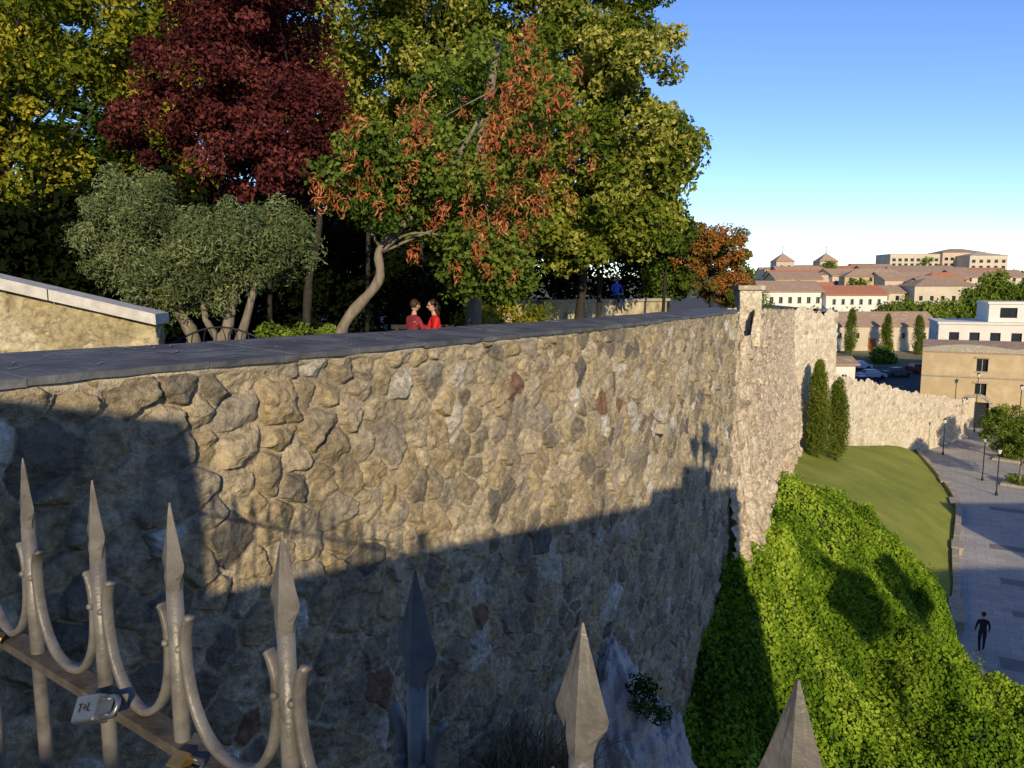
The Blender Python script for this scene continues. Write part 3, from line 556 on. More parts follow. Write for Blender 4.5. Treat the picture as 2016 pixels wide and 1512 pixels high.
bn.tube(arc(-.75,.75,-.78,-.50),.014,6); bn.tube([bc+Vector((-.75,0,-1.15)),bc+Vector((.75,0,-1.15))],.014,6)
for k in range(9):
    x=-.66+.165*k; zt=-.78+.28*math.sin(math.pi*(x+.75)/1.5); c=bc+Vector((x,0,(zt-.98)/2-.03)); hh=(zt+.98)/2
    bn.tube([c+Vector((.07*math.cos(q),0,(abs(hh)+.04)*math.sin(q))) for q in np.linspace(0,6.283,14)],.007,5)
for x in (-.75,.75):
    bn.tube([bc+Vector((x,0,F)),bc+Vector((x,0,-1.15)),bc+Vector((x,0,-.78))],.016,6); bn.tube([bc+Vector((x,.45,F)),bc+Vector((x,.45,-1.15)),bc+Vector((x,.45,-.93)),bc+Vector((x,0,-.93))],.016,6)
for k in range(8): bn.tube([bc+Vector((-.75,.02+.06*k,-1.15)),bc+Vector((.75,.02+.06*k,-1.15))],.012,5)
bn.obj('iron_bench',M_black)
# ------------------------------------------------------------------ fence
fd=Vector((.8143,-.5805,0)); f0=Vector((-.58,.886,0))
fn=Vector((-.5805,-.8143,0))
fe=empty('wrought_iron_fence')
bars=MB(); scr=MB(); rail=MB()
RZ=-.446
BP=[-.15*k for k in range(27,0,-1)]+[0,.165,.313,.480,.628,.765,.892]+[.892+.142*k for k in range(1,12)]
def spear(mb,p,tip):
    prof=[(0,.0008,.0008),(-.012,.0044,.0028),(-.046,.0150,.0055),(-.058,.0192,.0065),(-.064,.0178,.0068),(-.074,.0114,.0074),(-.086,.0080,.0078)]
    vs=[];n=8
    for dz,hw,th in prof:
        for k in range(n):
            an=2*math.pi*k/n; ca,sa=math.cos(an),math.sin(an)
            q=1/(abs(ca)+abs(sa)) if dz>-.07 else 1
            vs.append(p+fd*(hw*ca*q)+fn*(th*sa*q)+Vector((0,0,tip+dz)))
    fs=[]
    for i in range(len(prof)-1):
        for k in range(n):
            a=i*n+k;b=i*n+(k+1)%n; fs.append((a,a+n,b+n,b))
    mb.add(vs,fs,0,False)
for i,of in enumerate(BP):
    p=f0+fd*of
    jit=random.uniform(-.002,.002)
    spear(bars,p,-.2+jit)
    bars.tube([p+Vector((0,0,-.284+jit)),p+Vector((0,0,-.40)),p+Vector((0,0,-1.3))],[.0078,.0081,.0081],12)
    if i<len(BP)-1:
        sp=BP[i+1]-of
        ctr=[(.0250,-.308),(.0205,-.313),(.0150,-.328),(.0138,-.346),(.0165,-.372),(.0240,-.396),(.038,-.417),(.056,-.430),(sp/2,-.435)]
        full=ctr+[(sp-x,z) for x,z in ctr[::-1][1:]]
        cc=catmull([(x,z) for x,z in full],4)
        P3=[p+fd*x+Vector((0,0,z)) for x,z in cc]
        nP3=len(P3); rr=[.0028+.0014*min(1,min(k,nP3-1-k)/8) for k in range(nP3)]; rr[0]=rr[-1]=.0042
        vs=[];
        for k,q in enumerate(P3):
            tng=(P3[min(k+1,nP3-1)]-P3[max(k-1,0)]).normalized(); u=tng.cross(fn).normalized()
            hw=.0055; th=rr[k]*.85
            for (a_,b_) in [(-.8,-1),(.8,-1),(1,-.6),(1,.6),(.8,1),(-.8,1),(-1,.6),(-1,-.6)]: vs.append(q+fn*(hw*a_)+u*(th*b_))
        fs=[(k*8+j,k*8+(j+1)%8,(k+1)*8+(j+1)%8,(k+1)*8+j) for k in range(nP3-1) for j in range(8)]
        fs+= [tuple(range(8))[::-1],tuple((nP3-1)*8+j for j in range(8))]
        scr.add(vs,fs,0,True)
        for xx in (.0115,sp-.0115):
            scr.ball(p+fd*xx+fn*.006+Vector((0,0,-.342)),.0038,0,8,6)
a=f0+fd*(BP[0]-.1);b=f0+fd*BP[-1]
mid=(a+b)/2; R=Matrix((fd,fn,Vector((0,0,1)))).transposed()
rail.box(mid+Vector((0,0,RZ)),((b-a).length,.026,.011),0,M=R); rail.box(mid+Vector((0,0,-1.22)),((b-a).length,.034,.011),0,M=R)
bars.obj('spear_bars',M_iron,fe); scr.obj('scrolls',M_iron,fe); rail.obj('rails',M_rust,fe)
def padlock(name,c,ang,tilt,size,mbody,roll=0,text=None):
    e=empty(name,c); e.rotation_euler=Euler((roll,tilt,ang)); w,h,d=size
    me=MB(); n=28; vs=[];xs_=[-w/2,-w/2+.0018,w/2-.0018,w/2]; sc_=[.90,1,1,.90]
    for x,s_ in zip(xs_,sc_):
        for k in range(n):
            an=2*math.pi*k/n; ca,sa=math.cos(an),math.sin(an); pw=.22
            vs.append((x,math.copysign(abs(ca)**pw,ca)*d/2*s_,math.copysign(abs(sa)**pw,sa)*h/2*s_))
    fs=[(i*n+k,i*n+(k+1)%n,(i+1)*n+(k+1)%n,(i+1)*n+k) for i in range(3) for k in range(n)]+[tuple(range(n))[::-1],tuple(3*n+k for k in range(n))]
    me.add(vs,fs,0,False)
    me.obj('body',mbody,e)
    m2=MB(); r=h*.34; m2.tube([(w/2-.004,0,-r),(w/2+.014,0,-r)]+[(w/2+.014+r*math.sin(q),0,-r*math.cos(q)) for q in np.linspace(0,math.pi,10)]+[(w/2+.014,0,r),(w/2-.004,0,r)],.0028 if h>.024 else .0018,10); m2.obj('shackle',M_steel,e)
    m3=MB(); m3.tube([(-w/2-.0006,0,0),(-w/2+.002,0,0)],d*.33,16,sm=False); m3.obj('lock_cylinder',M_steel,e); m3=MB(); m3.box((-w/2-.0008,0,0),(.001,.0015,.006)); m3.obj('keyhole',M_ink,e)
    if text:
        cu=bpy.data.curves.new('inscription','FONT'); cu.body=text; cu.size=.012; cu.extrude=.0002; cu.align_x='CENTER'; cu.align_y='CENTER'; cu.space_character=1.15
        to=bpy.data.objects.new('inscription',cu); COL.objects.link(to); to.parent=e; to.location=(0,-d/2-.0006,0); to.rotation_euler=(math.radians(90),0,0); cu.materials.append(M_ink)
    return e
pc=f0+fd*.205+fn*.034
padlock('padlock',(pc.x,pc.y,-.430),math.atan2(fd.y,fd.x)+.15,math.radians(-20),(.040,.027,.018),M_steel,math.radians(-35),'T+L')
pc=f0+fd*.345+fn*.022
padlock('padlock',(pc.x,pc.y,-.441),math.atan2(fd.y,fd.x)+.1,math.radians(-8),(.020,.017,.010),M_brass,math.radians(-60))
pc=f0+fd*-.075+fn*.02
padlock('padlock',(pc.x,pc.y,-.434),math.atan2(fd.y,fd.x)+2.6,math.radians(10),(.024,.022,.011),M_brass,math.radians(-60))
# ------------------------------------------------------------------ terrace the photographer stands on
te=empty('terrace')
edge=[(-4.3,3.55),(-.6,.95),(1.55,-.58),(9.0,-1.2),(9.0,-30),(-14,-30),(-14,-10),(-7.5,-1)]
off=[(x-.02,y+.05) for x,y in edge]
mb=MB(); mb.add([(x,y,-1.45) for x,y in off],[tuple(range(len(off)))[::-1]]); mb.obj('floor',M_lime,te)
mb=MB()
for i in range(len(off)):
    a=off[i];b=off[(i+1)%len(off)]; mb.add([(*a,-1.3),(*b,-1.3),(*b,-16),(*a,-16)],[(0,1,2,3)])
mb.obj('retaining_wall',M_ochreplaster,te)
mb=MB(); prof=[(-12,1.98),(-1.28,1.98),(-1.22,1.5),(-1.2,.66),(4.6,1.70),(4.62,1.95),(5.8,2.15),(5.82,2.6),(7.3,2.65),(7.32,2.2),(9.0,2.45)]
def prism(mb,prof,y0,y1,zb):
    n=len(prof); vs=[(x,y0,z) for x,z in prof]+[(x,y1,z) for x,z in prof]+[(x,y0,zb) for x,z in prof]+[(x,y1,zb) for x,z in prof]
    fs=[]
    for i in range(n-1):
        fs+=[(i,i+1,n+i+1,n+i),(2*n+i,2*n+i+1,i+1,i),(n+i,n+i+1,3*n+i+1,3*n+i)]
    fs+=[(0,n,3*n,2*n),(n-1,3*n-1,4*n-1,2*n-1)]
    mb.add(vs,fs)
prism(mb,prof,-3.9,-3.5,-1.45); mb.obj('shadow_wall',M_ochreplaster,te)  # unseen wall, added; its top profile is shaped to shadow the city wall
mb=MB(); mb.tube([(.305,-2.6,-1.45),(.305,-2.6,.78)],.055,14,sm=False); mb.ball((.305,-2.6,.8),.07); mb.obj('shadow_post',M_black)  # unseen post, added to put a fence bar in shadow
def lamp(name,loc,h,multi=False,mt=M_black,k=1):
    mb=MB(); x,y,z=loc
    mb.tube([(x,y,z),(x,y,z+.25),(x,y,z+.3),(x,y,z+h)],[.10*k,.09*k,.05*k,.035*k],8)
    g_=[(0,0)] if not multi else [(0,0),(.5,0),(-.5,0),(0,.38)]
    for dx,dy in g_:
        hz=h if (dx,dy)==(0,0) else h-.45
        if (dx,dy)!=(0,0): mb.tube([(x,y,z+h-.6),(x+dx*.7,y+dy*.7,z+hz-.2),(x+dx,y+dy,z+hz)],.03*k,6)
        mb.tube([(x+dx,y+dy,z+hz),(x+dx,y+dy,z+hz+.32)],[.09*k,.17*k],6,1,False); mb.tube([(x+dx,y+dy,z+hz+.32),(x+dx,y+dy,z+hz+.48)],[.2*k,.03],6)
    mb.obj(name,[mt,M_white])
lamp('street_lamp',(6.9,-3.7,2.5),.85,True,k=1.6)
# ------------------------------------------------------------------ buildings
def building(name,org,W,D,H,mw,mr,wins=(),ang=0,roof='flat',rh=2,eave=.4,rec=.25,sidewin=(),door=None,frame=None):
    e=empty(name,org); e.rotation_euler=(0,0,ang)
    wl=MB(); gl=MB(); fr=MB()
    def facade(T,Wd,ws):
        xs=sorted(set([0,Wd]+[round(q,3) for w_ in ws for q in (w_[0]-w_[2]/2,w_[0]+w_[2]/2)])); zs=sorted(set([0,H]+[round(q,3) for w_ in ws for q in (w_[1]-w_[3]/2,w_[1]+w_[3]/2)]))
        xs=[x for x in xs if 0<=x<=Wd]; zs=[z for z in zs if 0<=z<=H]
        for i in range(len(xs)-1):
            for j in range(len(zs)-1):
                cx=(xs[i]+xs[i+1])/2;cz=(zs[j]+zs[j+1])/2
                if any(abs(cx-w_[0])<w_[2]/2 and abs(cz-w_[1])<w_[3]/2 for w_ in ws): continue
                wl.add([T(xs[i],0,zs[j]),T(xs[i+1],0,zs[j]),T(xs[i+1],0,zs[j+1]),T(xs[i],0,zs[j+1])],[(0,1,2,3)])
        for w_ in ws:
            a,b,c,d=w_[0]-w_[2]/2,w_[0]+w_[2]/2,w_[1]-w_[3]/2,w_[1]+w_[3]/2
            gl.add([T(a,rec,c),T(b,rec,c),T(b,rec,d),T(a,rec,d)],[(0,1,2,3)])
            wl.add([T(a,0,c),T(b,0,c),T(b,0,d),T(a,0,d),T(a,rec,c),T(b,rec,c),T(b,rec,d),T(a,rec,d)],[(0,4,5,1),(1,5,6,2),(2,6,7,3),(3,7,4,0)])
            if frame:
                t_=.06
                for (p,q,r_,s_) in [((a+b)/2-t_/2,c,(a+b)/2+t_/2,d)]: fr.add([T(p,rec-.03,q),T(r_,rec-.03,q),T(r_,rec-.03,s_),T(p,rec-.03,s_)],[(0,1,2,3)])
                fr.add([T(a-.15,-.06,c-.12),T(b+.15,-.06,c-.12),T(b+.15,-.06,c-.01),T(a-.15,-.06,c-.01),T(a-.15,.1,c-.01),T(b+.15,.1,c-.01)],[(0,1,2,3),(3,2,5,4)])
    facade(lambda x,y,z:(x,y,z),W,list(wins))
    facade(lambda x,y,z:(y,D-x,z),D,list(sidewin))
    wl.add([(W,0,0),(W,D,0),(W,D,H),(W,0,H)],[(0,1,2,3)]); wl.add([(0,D,0),(W,D,0),(W,D,H),(0,D,H)],[(1,0,3,2)])
    rf=MB(); e_=eave
    if roof=='flat':
        wl.add([(0,0,H),(W,0,H),(W,D,H),(0,D,H)],[(0,1,2,3)])
        rf.box((W/2,D/2,H+.16),(W+.3,D+.3,.3))
    elif roof=='gable':
        vs=[(-e_,-e_,H-.05),(W+e_,-e_,H-.05),(W+e_,D+e_,H-.05),(-e_,D+e_,H-.05),(-e_,D/2,H+rh),(W+e_,D/2,H+rh)]
        vs+= [(x,y,z-.2) for x,y,z in vs]
        rf.add(vs,[(0,1,5,4),(2,3,4,5),(0,6,7,1),(0,4,10,6),(1,7,11,5),(4,3,9,10),(5,11,8,2),(6,10,11,7)])
        wl.add([(0,0,H),(0,D,H),(0,D/2,H+rh-.25)],[(0,2,1)]); wl.add([(W,0,H),(W,D,H),(W,D/2,H+rh-.25)],[(0,1,2)])
    else:
        r_=min(W,D)/2
        vs=[(-e_,-e_,H-.05),(W+e_,-e_,H-.05),(W+e_,D+e_,H-.05),(-e_,D+e_,H-.05)]
        if W>=D: vs+=[(r_,D/2,H+rh),(W-r_+.01,D/2,H+rh)]; fs=[(0,1,5,4),(1,2,5),(2,3,4,5),(3,0,4)]
        else: vs+=[(W/2,r_,H+rh),(W/2,D-r_,H+rh)]; fs=[(0,1,4),(1,2,5,4),(2,3,5),(3,0,4,5)]
        rf.add(vs,fs+[(0,3,2,1)])
    wl.obj('walls',mw,e); rf.obj('roof',mr,e)
    if gl.v: gl.obj('windows',M_glass,e)
    if fr.v: fr.obj('window_frames',frame,e)
    if door:
        d_=MB()
        for (x,w_,h_) in door: d_.box((x,-.04,h_/2),(w_,.12,h_))
        d_.obj('door',M_wood,e)
    return e
def grid(x0,x1,nx,zs,w_,h_): return [(x,z,w_,h_) for x in np.linspace(x0,x1,nx) for z in zs]
wv=[(5.9,7.1,1.1,1.4),(5.9,4.3,1.1,1.5),(11.6,7.1,1.1,1.4),(11.6,4.3,1.1,1.5),(18.8,7.1,1.1,1.4),(18.8,4.3,1.1,1.5),(24.5,7.1,1.1,1.4),(24.5,4.3,1.1,1.5),(5.6,1.5,2.4,2.9),(11.6,1.4,1.4,2.8),(18.8,1.3,2.4,2.6)]
ob=building('sandstone_building',(47.0,87,STR-.05),34,12,8.6,M_sand,M_tile,wv,roof='gable',rh=.9,eave=.05,frame=M_lime,ang=-.5)
mb=MB(); xs_=np.linspace(0,34,120); zt=8.65+.45*np.abs(np.sin(xs_*.36))+.25
for i in range(119): mb.add([(xs_[i],-.08,8.5),(xs_[i+1],-.08,8.5),(xs_[i+1],-.08,zt[i+1]),(xs_[i],-.08,zt[i]),(xs_[i],.35,zt[i]),(xs_[i+1],.35,zt[i+1])],[(0,1,2,3),(3,2,5,4)])
mb.obj('scalloped_parapet',M_lime,ob)
mb=MB(); mb.box((17,-.06,5.75),(34,.14,.16))
for x in (5.6,18.8):
    for k in range(9):
        a=math.pi*k/8; mb.box((x+1.4*math.cos(a),-.03,2.7+1.0*math.sin(a)),(.5,.14,.34),0,M=Matrix.Rotation(-(a-math.pi/2),3,'Y'))
for x,z in [(5.9,7.1),(5.9,4.3),(11.6,7.1),(11.6,4.3)]: mb.box((x,-.05,z+.85),(1.5,.12,.16))
mb.obj('trim',M_lime,ob)
building('office_building',(55.9,100,-15),46,14,10.5,M_white,M_white,[(x,8.6,1.15,1.8) for x in np.arange(1.8,45,2.3)]+[(x,4.6,1.25,1.9) for x in np.arange(1.8,45,2.6)],ang=-.42,sidewin=[(x,8.4,1.2,1.9) for x in (3,7,11)])
building('office_building',(62.0,99.5,-4.3),38,11,2.4,M_white,M_white,[(x,1.3,1.9,1.3) for x in np.arange(2.2,36,3.1)],ang=-.42)
building('tiled_long_house',(62.5,150,-12.2),21,9,5.2,M_cream,M_tile,[(x,3.2,.7,1.0) for x in (2,5.5,11.5,14.5,18.5)],roof='gable',rh=2.6,door=[(8.4,1.5,2.6)],frame=M_lime)
building('tiled_long_house',(84,152,-12.2),16,9,4.0,M_white,M_tile,[(x,2.6,.8,1.1) for x in (2,5.5,9,13)],roof='gable',rh=2.0,frame=M_lime)
building('gatehouse',(38.6,91,-15.4),2.6,4,6.6,M_white,M_tile,[(1.3,4.8,.6,.9)],roof='gable',rh=.7)
building('white_house',(60,190,-7),17,12,6.6,M_white,M_tile,[(x,4.4,.9,1.5) for x in np.arange(2,16,2.3)],roof='gable',rh=2.6,frame=M_lime)
building('white_house',(77,188,-7),15,12,5.8,M_white,M_redtile,[(x,4.0,.8,1.3) for x in np.arange(2,14,2.2)],roof='gable',rh=2.2,frame=M_lime)
building('long_house',(88,215,-5),22,10,4.2,M_cream,M_tile,grid(2,20,7,[2.6],1,1.3),roof='gable',rh=2)
for x in (112,130):
    building('convent_tower',(x-3,318,2),7.5,7.5,9.5,M_pink,M_tile,[(2.2,7,1.0,1.8),(5.2,7,1.0,1.8)],roof='hip',rh=3.6)
    mb=MB(); mb.tube([(x+.75,321.7,14.8),(x+.75,321.7,18.0)],[.22,.06],6); mb.tube([(x+.2,321.7,17.3),(x+1.3,321.7,17.3)],.07,5); mb.obj('weather_cross',M_black)
building('convent_building',(104,300,-1),30,12,7.2,M_cream,M_tile,grid(2,28,10,[2.5,5.2],1,1.5),roof='gable',rh=3)
building('convent_building',(134,292,-1),36,14,7.6,M_pink,M_tile,grid(2,34,13,[2.5,5.4],1.1,1.6),roof='gable',rh=2.6)
building('apartment_block',(196,400,5),26,16,13,M_cream,M_pink,grid(2,24,8,[2,4.8,7.6,10.2],1.8,1.6),roof='flat')
building('apartment_block',(222,398,5),22,16,14,M_pink,M_tile,grid(2,20,7,[2,4.8,7.6,10.6],1.8,1.5),roof='hip',rh=2.2)
building('apartment_block',(229,386,2),19,16,15,M_cream,M_pink,grid(2,17,5,[3,6,9,12],1.8,1.6),roof='hip',rh=1.8)
g=random.Random(12)
for i in range(46):
    yy=g.uniform(205,430); k=g.uniform(.315,.62); z=float(gz(0,yy)); w_=g.uniform(9,26)
    building('townhouse',(k*yy,yy,z-1.5),w_,g.uniform(8,13),g.uniform(4.2,7.5),g.choice([M_cream,M_pink,M_cream,M_sand]),g.choice([M_tile,M_tile,M_tile,M_redtile]),grid(1.8,w_-1.8,max(2,int(w_/3)),[2.6,5.0] if g.random()<.4 else [3.2],1,1.3),roof=g.choice(['gable','hip','gable']),rh=g.uniform(1.6,2.8),ang=g.uniform(-.25,.25))
building('corner_building',(24,-10,STR),9,14,12,M_sand,M_tile,grid(1.5,7.5,3,[3,6,9],1.1,1.6),roof='hip',rh=1.5)
building('corner_building',(34,-2,STR),30,22,11,M_sand,M_tile,grid(2,28,9,[3,6,9.2],1.1,1.6),roof='hip',rh=2)
# ------------------------------------------------------------------ cypresses and street trees
def cypress(loc,h,r,seed,n=46,per=260,size=.16):
    e=empty('cypress_tree',loc); g=np.random.default_rng(seed); zz=g.random(n); prof=np.sin(np.clip(zz*.93+.07,0,1)**.75*math.pi)**.7
    an=g.random(n)*6.28; C=np.stack([np.cos(an)*r*.55*prof,np.sin(an)*r*.55*prof,.5+zz*(h-.9)],-1)
    leaves('foliage',C,r*(.35+.4*prof),per,size,LF_cyp,e,aspect=.35,seed=seed,squash=1.7,droop=-1.5)
    mb=MB(); mb.tube([(0,0,-.3),(0,0,h*.5)],[.12,.05],6); mb.obj('trunk',M_barkd,e)
cypress((21.7,53.4,-12.0),7.2,.80,1,70,240); cypress((23.3,53.9,-12.3),6.2,.75,2,60,240)
for i,(x,y,h) in enumerate([(64.5,145,8.8),(71.8,146,7.8),(77.6,145.5,7.6)]): cypress((x,y,-12.4),h,1.1,10+i,40,160,.3)
def stree(loc,h,r,seed,lm=LF_mid,size=.17,n=55,per=200,sq=.8):
    x,y,z=loc; return tree('street_tree',loc,[((x,y,z+h-r*sq),(r,r,r*sq),1)],lm,M_bark,trunk=[loc,(x+.05,y,z+h*.3),(x,y,z+h-r)],tr=.11,nclump=n,cr=r*.32,per=per,size=size,seed=seed,limbs=9)
stree((45.2,68,STR),5.2,2.5,61); stree((40.2,59,STR),5.0,1.9,62); stree((50,70,STR),5,2.2,64)
stree((17.4,5,STR),12.8,1.6,65,n=50); stree((13.6,1.5,STR),13.8,1.3,66,n=40)  # out-of-view trees, added to cast shadow patches on the ivy
for i,(x,y) in enumerate([(45.2,68),(40.2,59)]):
    mb=MB(); mb.tube([(x,y,STR),(x,y,STR+.18)],1.5,4,sm=False); mb.obj('tree_planter',M_lime); bush('planter_shrub',(x,y,STR+.4),(.9,.9,.3),12,.35,120,.12,LF_mid,70+i)
dv=empty('distant_trees'); C=[]
def mass(cx,cy,cz,rx,ry,rz,n): C.append(ell((cx,cy,cz),(rx,ry,rz),n,len(C)+300))
mass(133,200,-2.5,9,8,4.5,60); mass(150,210,-1,12,8,6,60); mass(115,190,-3,4,4,3.6,30); mass(118,188,0,3.2,3,4,34)
mass(84,170,-6,4,3,2.4,24); mass(92,172,-6,5,3,2.6,26); mass(100,176,-6,5,3,3.0,26); mass(108,178,-6,5,3,3.6,26)
mass(176,330,9,8,6,5,20); mass(104,230,0,4,3,3,16); mass(126,305,6,3,3,6,14); mass(185,300,2,10,6,4,24); mass(72,200,0,3,3,2,8); mass(152,300,4,3,3,5,12)
mass(95,128,-11.5,3,2,1.4,14); mass(66,135,-11.8,1.5,1.5,1.4,8); mass(89,135,-11.2,1.8,1.8,1.8,10)
CC=np.concatenate(C); leaves('foliage',CC,1.9,140,.65,LF_mid,dv,seed=77)
fh=[];g=np.random.default_rng(33)
for i in range(240): yy=g.uniform(430,1000); fh.append((yy*g.uniform(.2,.85),yy,float(gz(0,yy))+g.uniform(0,3)))
leaves('far_treeline',fh,7,60,2.6,LF_mid,dv,seed=78)
sh=[];
for i in range(80): yy=g.uniform(155,300); sh.append((yy*g.uniform(.34,.72),yy,float(gz(0,yy))+.6))
leaves('hillside_shrubs',sh,2.2,80,.7,LF_mid,dv,seed=79)
mb=MB()
for x,y in [(118,188),(133,200),(150,210)]: mb.tube([(x,y,-9),(x,y,-1)],[.4,.2],6)
mb.obj('trunks',M_barkd,dv)
for loc,h in [((40.5,70.3,STR),3.0),((38.2,60.5,STR),3.2),((47.2,70,STR),6.2),((36.5,56.0,STR),3.2),((50.5,82,STR),6.0),((46,118,-14),6),((70,120,-13.7),6)]: lamp('street_lamp',loc,h)
def car(loc,ang,col):
    mb=MB(); R=Matrix.Rotation(ang,3,'Z'); o=Vector(loc)
    prof=[(-2.1,.35),(-2.1,.85),(-1.5,.95),(-1.1,1.42),(.5,1.45),(1.15,.98),(1.95,.85),(2.1,.6),(2.1,.3)]
    n=len(prof); vs=[]
    for sy in (-1,1):
        for x,z in prof: vs.append(R@Vector((x,sy*(.85 if z<1 else .68),z))+o)
    mb.add(vs,[(i,i+1,n+i+1,n+i) for i in range(n-1)]+[tuple(range(n)),tuple(range(n,2*n))[::-1]],0)
    for sy in (-1,1):
        mb.add([R@Vector(p)+o for p in [(-1.3,sy*.80,.98),(.95,sy*.80,.98),(.45,sy*.70,1.38),(-1.0,sy*.70,1.38)]],[(0,1,2,3)],1)
        for x in (-1.3,1.3): mb.tube([R@Vector((x,sy*.88,.32))+o,R@Vector((x,sy*.68,.32))+o],.32,14,2,False)
    mb.add([R@Vector(p)+o for p in [(.53,-.62,1.42),(1.13,-.74,1.02),(1.13,.74,1.02),(.53,.62,1.42)]],[(0,1,2,3)],1)
    mb.add([R@Vector(p)+o+Vector((0,0,.01)) for p in [(-1.12,-.62,1.40),(-1.5,-.74,.98),(-1.5,.74,.98),(-1.12,.62,1.40)]],[(0,3,2,1)],1)
    mb.obj('parked_car',[col,M_glass,M_black])
cm=[mat('white_car_paint',(.7,.7,.7),rough=.3),mat('grey_car_paint',(.12,.13,.14),rough=.3),mat('red_car_paint',(.35,.03,.03),rough=.3),mat('blue_car_paint',(.03,.06,.16),rough=.3)]
for i,(x,y,a) in enumerate([(56,118,.1),(61,120,.1),(66,124,1.5),(70,124,1.5),(58,127,.2),(75,126,.1),(82,121,.1),(52,112,.3),(78,132,.0)]): car((x,y,float(gz(0,y))+.07),a,cm[i%4])
# ------------------------------------------------------------------ people
SKIN=mat('skin',(.50,.30,.21),(.44,.26,.18),scale=20,rough=.6)
def person(name,loc,ang,pose,top,bottom,hairc,shoes=M_black,glasses=False,longhair=False,scale=1.0,arms=None):
    e=empty(name,loc); e.rotation_euler=(0,0,ang); e.scale=(scale,)*3
    if pose=='stand':
        J=dict(pel=(0,0,.96),wa=(0,0,1.10),ch=(0,-.01,1.30),nk=(0,0,1.45),hd=(0,.01,1.56))
        hz=.92; kn=[(-.10,.03,.50),(.10,.10,.50)]; ank=[(-.10,-.12,.10),(.10,.14,.08)]
        el=[(-.25,-.02,1.14),(.25,.0,1.14)]; wr=[(-.27,.10,.90),(.27,.14,.92)]
    else:
        J=dict(pel=(0,0,.56),wa=(0,-.01,.72),ch=(0,.02,.95),nk=(0,.04,1.10),hd=(0,.05,1.20))
        hz=.54; kn=[(-.12,.46,.54),(.12,.46,.54)]; ank=[(-.12,.46,.10),(.12,.50,.10)]
        el=[(-.25,.10,.80),(.25,.10,.80)]; wr=[(-.13,.32,.70),(.13,.33,.70)]
        if arms=='talk': wr=[(-.10,.33,.74),(.16,.30,.92)]
    V=[J['pel'],J['wa'],J['ch'],J['nk'],J['hd']];Rr=[(.15,.11),(.135,.10),(.16,.115),(.058,.058),(.052,.052)];E=[(0,1),(1,2),(2,3),(3,4)]
    chz=J['ch'][2]+.09
    seg=[(J['pel'],J['wa'],0),(J['wa'],J['ch'],0),(J['ch'],J['nk'],0),(J['nk'],J['hd'],2)]
    for k,sx in ((0,-1),(1,1)):
        b=len(V); s_=(sx*.17,J['ch'][1],chz); V+=[s_,el[k],wr[k]]; Rr+=[(.065,.065),(.048,.045),(.032,.028)]; E+=[(2,b),(b,b+1),(b+1,b+2)]
        seg+=[(s_,el[k],0),(el[k],wr[k],0)]
        b=len(V); hp=(sx*.095,J['pel'][1]+(.04 if pose!='stand' else 0),hz); toe=(ank[k][0],ank[k][1]+.15,ank[k][2]-.055)
        V+=[hp,kn[k],ank[k],toe]; Rr+=[(.095,.095),(.062,.062),(.042,.045),(.04,.028)]; E+=[(0,b),(b,b+1),(b+1,b+2),(b+2,b+3)]
        seg+=[(hp,kn[k],1),(kn[k],ank[k],1),(Vector(ank[k])-Vector((0,0,.03)),toe,3)]
    me=bpy.data.meshes.new('body'); me.from_pydata(V,E,[]); o=bpy.data.objects.new('body_tmp',me); COL.objects.link(o)
    md=o.modifiers.new('s','SKIN'); sv=me.skin_vertices[0].data
    for i,r in enumerate(Rr): sv[i].radius=r
    sv[0].use_root=True; md.branch_smoothing=.4
    sb_=o.modifiers.new('u','SUBSURF'); sb_.levels=2; sb_.render_levels=2
    dg=bpy.context.evaluated_depsgraph_get(); dg.update(); nm=bpy.data.meshes.new_from_object(o.evaluated_get(dg)); bpy.data.objects.remove(o)
    nm.name='body'
    for m_ in (top,bottom,SKIN,shoes): nm.materials.append(m_)
    for p in nm.polygons:
        c=p.center; best=9;bi=0
        for a,b,mi in seg:
            a=Vector(a);b=Vector(b);ab=b-a;t_=max(0,min(1,(c-a).dot(ab)/ab.length_squared)); d=(c-a-ab*t_).length-(.06 if mi==0 and a.x==0 else 0)
            if d<best: best=d;bi=mi
        if c.z>J['nk'][2]-.0: bi=2
        p.material_index=bi; p.use_smooth=True
    bo=bpy.data.objects.new('body',nm); COL.objects.link(bo); bo.parent=e
    hd=Vector(J['hd'])+Vector((0,.02,.08)); h=MB()
    nu,nv=16,12; vs=[]
    for j in range(nv+1):
        th=math.pi*j/nv
        for i in range(nu):
            ph=2*math.pi*i/nu; z=math.cos(th); r=math.sin(th); fx=.075*(1-.18*max(0,-z)); fy=.098*(1-.12*max(0,-z))
            vs.append(hd+Vector((fx*r*math.cos(ph),fy*r*math.sin(ph),.118*z)))
    h.add(vs,[(j*nu+i,(j+1)*nu+i,(j+1)*nu+(i+1)%nu,j*nu+(i+1)%nu) for j in range(nv) for i in range(nu)],0,True)
    h.tube([hd+Vector((0,.092,.01)),hd+Vector((0,.112,-.025)),hd+Vector((0,.095,-.035))],[.008,.014,.01],6,0)
    for sx in (-1,1):
        h.ball(hd+Vector((sx*.076,0,-.005)),(.012,.02,.032),0,8,6); h.ball(hd+Vector((sx*.03,.085,.008)),(.013,.008,.008),2,8,6)
    h.ball(hd+Vector((0,.084,-.058)),(.024,.008,.006),3,8,6)
    h.ball(hd+Vector((0,-.018,.032)),(.086,.098,.105),1,16,10)
    if longhair: h.tube([hd+Vector((0,-.06,.03)),hd+Vector((0,-.09,-.06)),hd+Vector((0,-.10,-.22))],[.075,.08,.045],10,1)
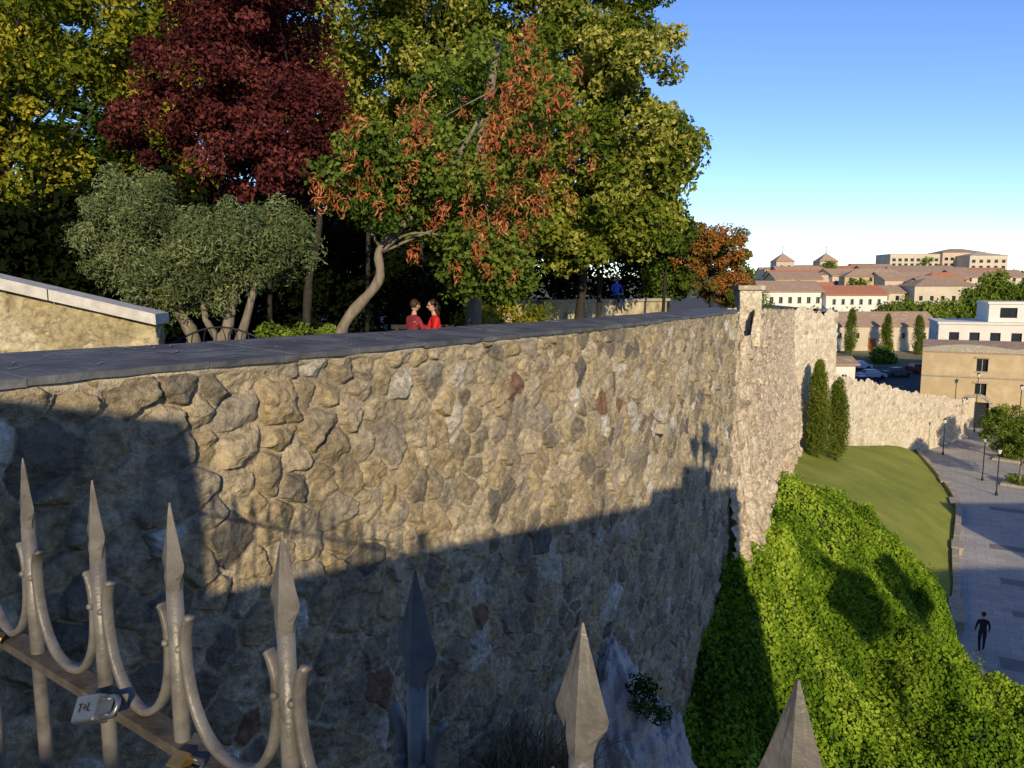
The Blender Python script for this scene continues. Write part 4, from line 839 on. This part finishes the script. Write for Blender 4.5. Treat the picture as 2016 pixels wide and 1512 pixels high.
    if glasses:
        for sx in (-1,1): h.ball(hd+Vector((sx*.033,.094,.008)),(.027,.008,.02),2,10,6)
        h.tube([hd+Vector((-.078,0,.012)),hd+Vector((-.06,.09,.012)),hd+Vector((.06,.09,.012)),hd+Vector((.078,0,.012))],.004,5,2)
    h.obj('head',[SKIN,hairc,M_ink,mat('lips',(.4,.12,.1))],e)
    hm=MB()
    for k,sx in ((0,-1),(1,1)):
        w_=Vector(wr[k]); d=(w_-Vector(el[k])).normalized(); side=d.cross(Vector((0,0,1))) if abs(d.z)<.9 else Vector((0,1,0)); side.normalize(); up=side.cross(d)
        hm.tube([w_-d*.01,w_+d*.04,w_+d*.085],[.026,.038,.034],8)
        for q,(of,ln) in enumerate([(-.028,.068),(-.010,.078),(.010,.073),(.028,.056)]):
            a=w_+d*.075+side*of; hm.tube([a,a+d*ln*.5,a+d*ln*.85-up*.02,a+d*ln*.9-up*.035],[.0095,.009,.008,.006],6)
        a=w_+d*.03+side*(-.03*sx); hm.tube([a,a+d*.03-side*.025*sx,a+d*.06-side*.03*sx],[.012,.011,.008],6)
    hm.obj('hands',SKIN,e)
    return e
RED=mat('red_cloth',(.60,.02,.02),(.48,.015,.02),scale=8,rough=.9); DRED=mat('maroon_cloth',(.25,.03,.04),(.19,.02,.03),scale=8,rough=.9)
JEAN=mat('denim',(.03,.045,.09),(.045,.06,.11),scale=10,rough=.9); BLUE=mat('blue_shirt',(.05,.11,.60),(.04,.09,.50),scale=8,rough=.9)
NAVY=mat('navy_cloth',(.012,.014,.022),(.02,.022,.032),scale=8,rough=.9); HB=mat('brown_hair',(.03,.015,.008),(.05,.025,.015),scale=30,rough=.6); HG=mat('grey_hair',(.3,.29,.28),(.2,.2,.2),scale=30)
def bench2(loc,ang):
    mb=MB()
    for k in range(5): mb.box((0,-.2+.1*k,.44),(1.5,.085,.03))
    for k in range(3): mb.box((0,-.28-.02*k,.6+.12*k),(1.5,.03,.09))
    for x in (-.62,.62): mb.box((x,.18,.21),(.06,.06,.42),1); mb.box((x,-.26,.42),(.06,.06,.84),1)
    o=mb.obj('park_bench',[M_barkd,M_black],loc=loc); o.rotation_euler=(0,0,ang)
bench2((-1.72,15.3,F),math.pi)
person('seated_person',(-1.98,15.2,F),math.radians(-50),'sit',DRED,JEAN,HB)
person('seated_person',(-1.50,15.1,F),math.radians(110),'sit',RED,JEAN,HB,glasses=True,arms='talk',longhair=True)
person('seated_man',(4.30,31.75,-.40-.45),math.radians(200),'sit',BLUE,JEAN,HG,glasses=True)
person('walking_man',(20.1,31.0,STR+.01),math.radians(-20),'stand',NAVY,NAVY,HB)
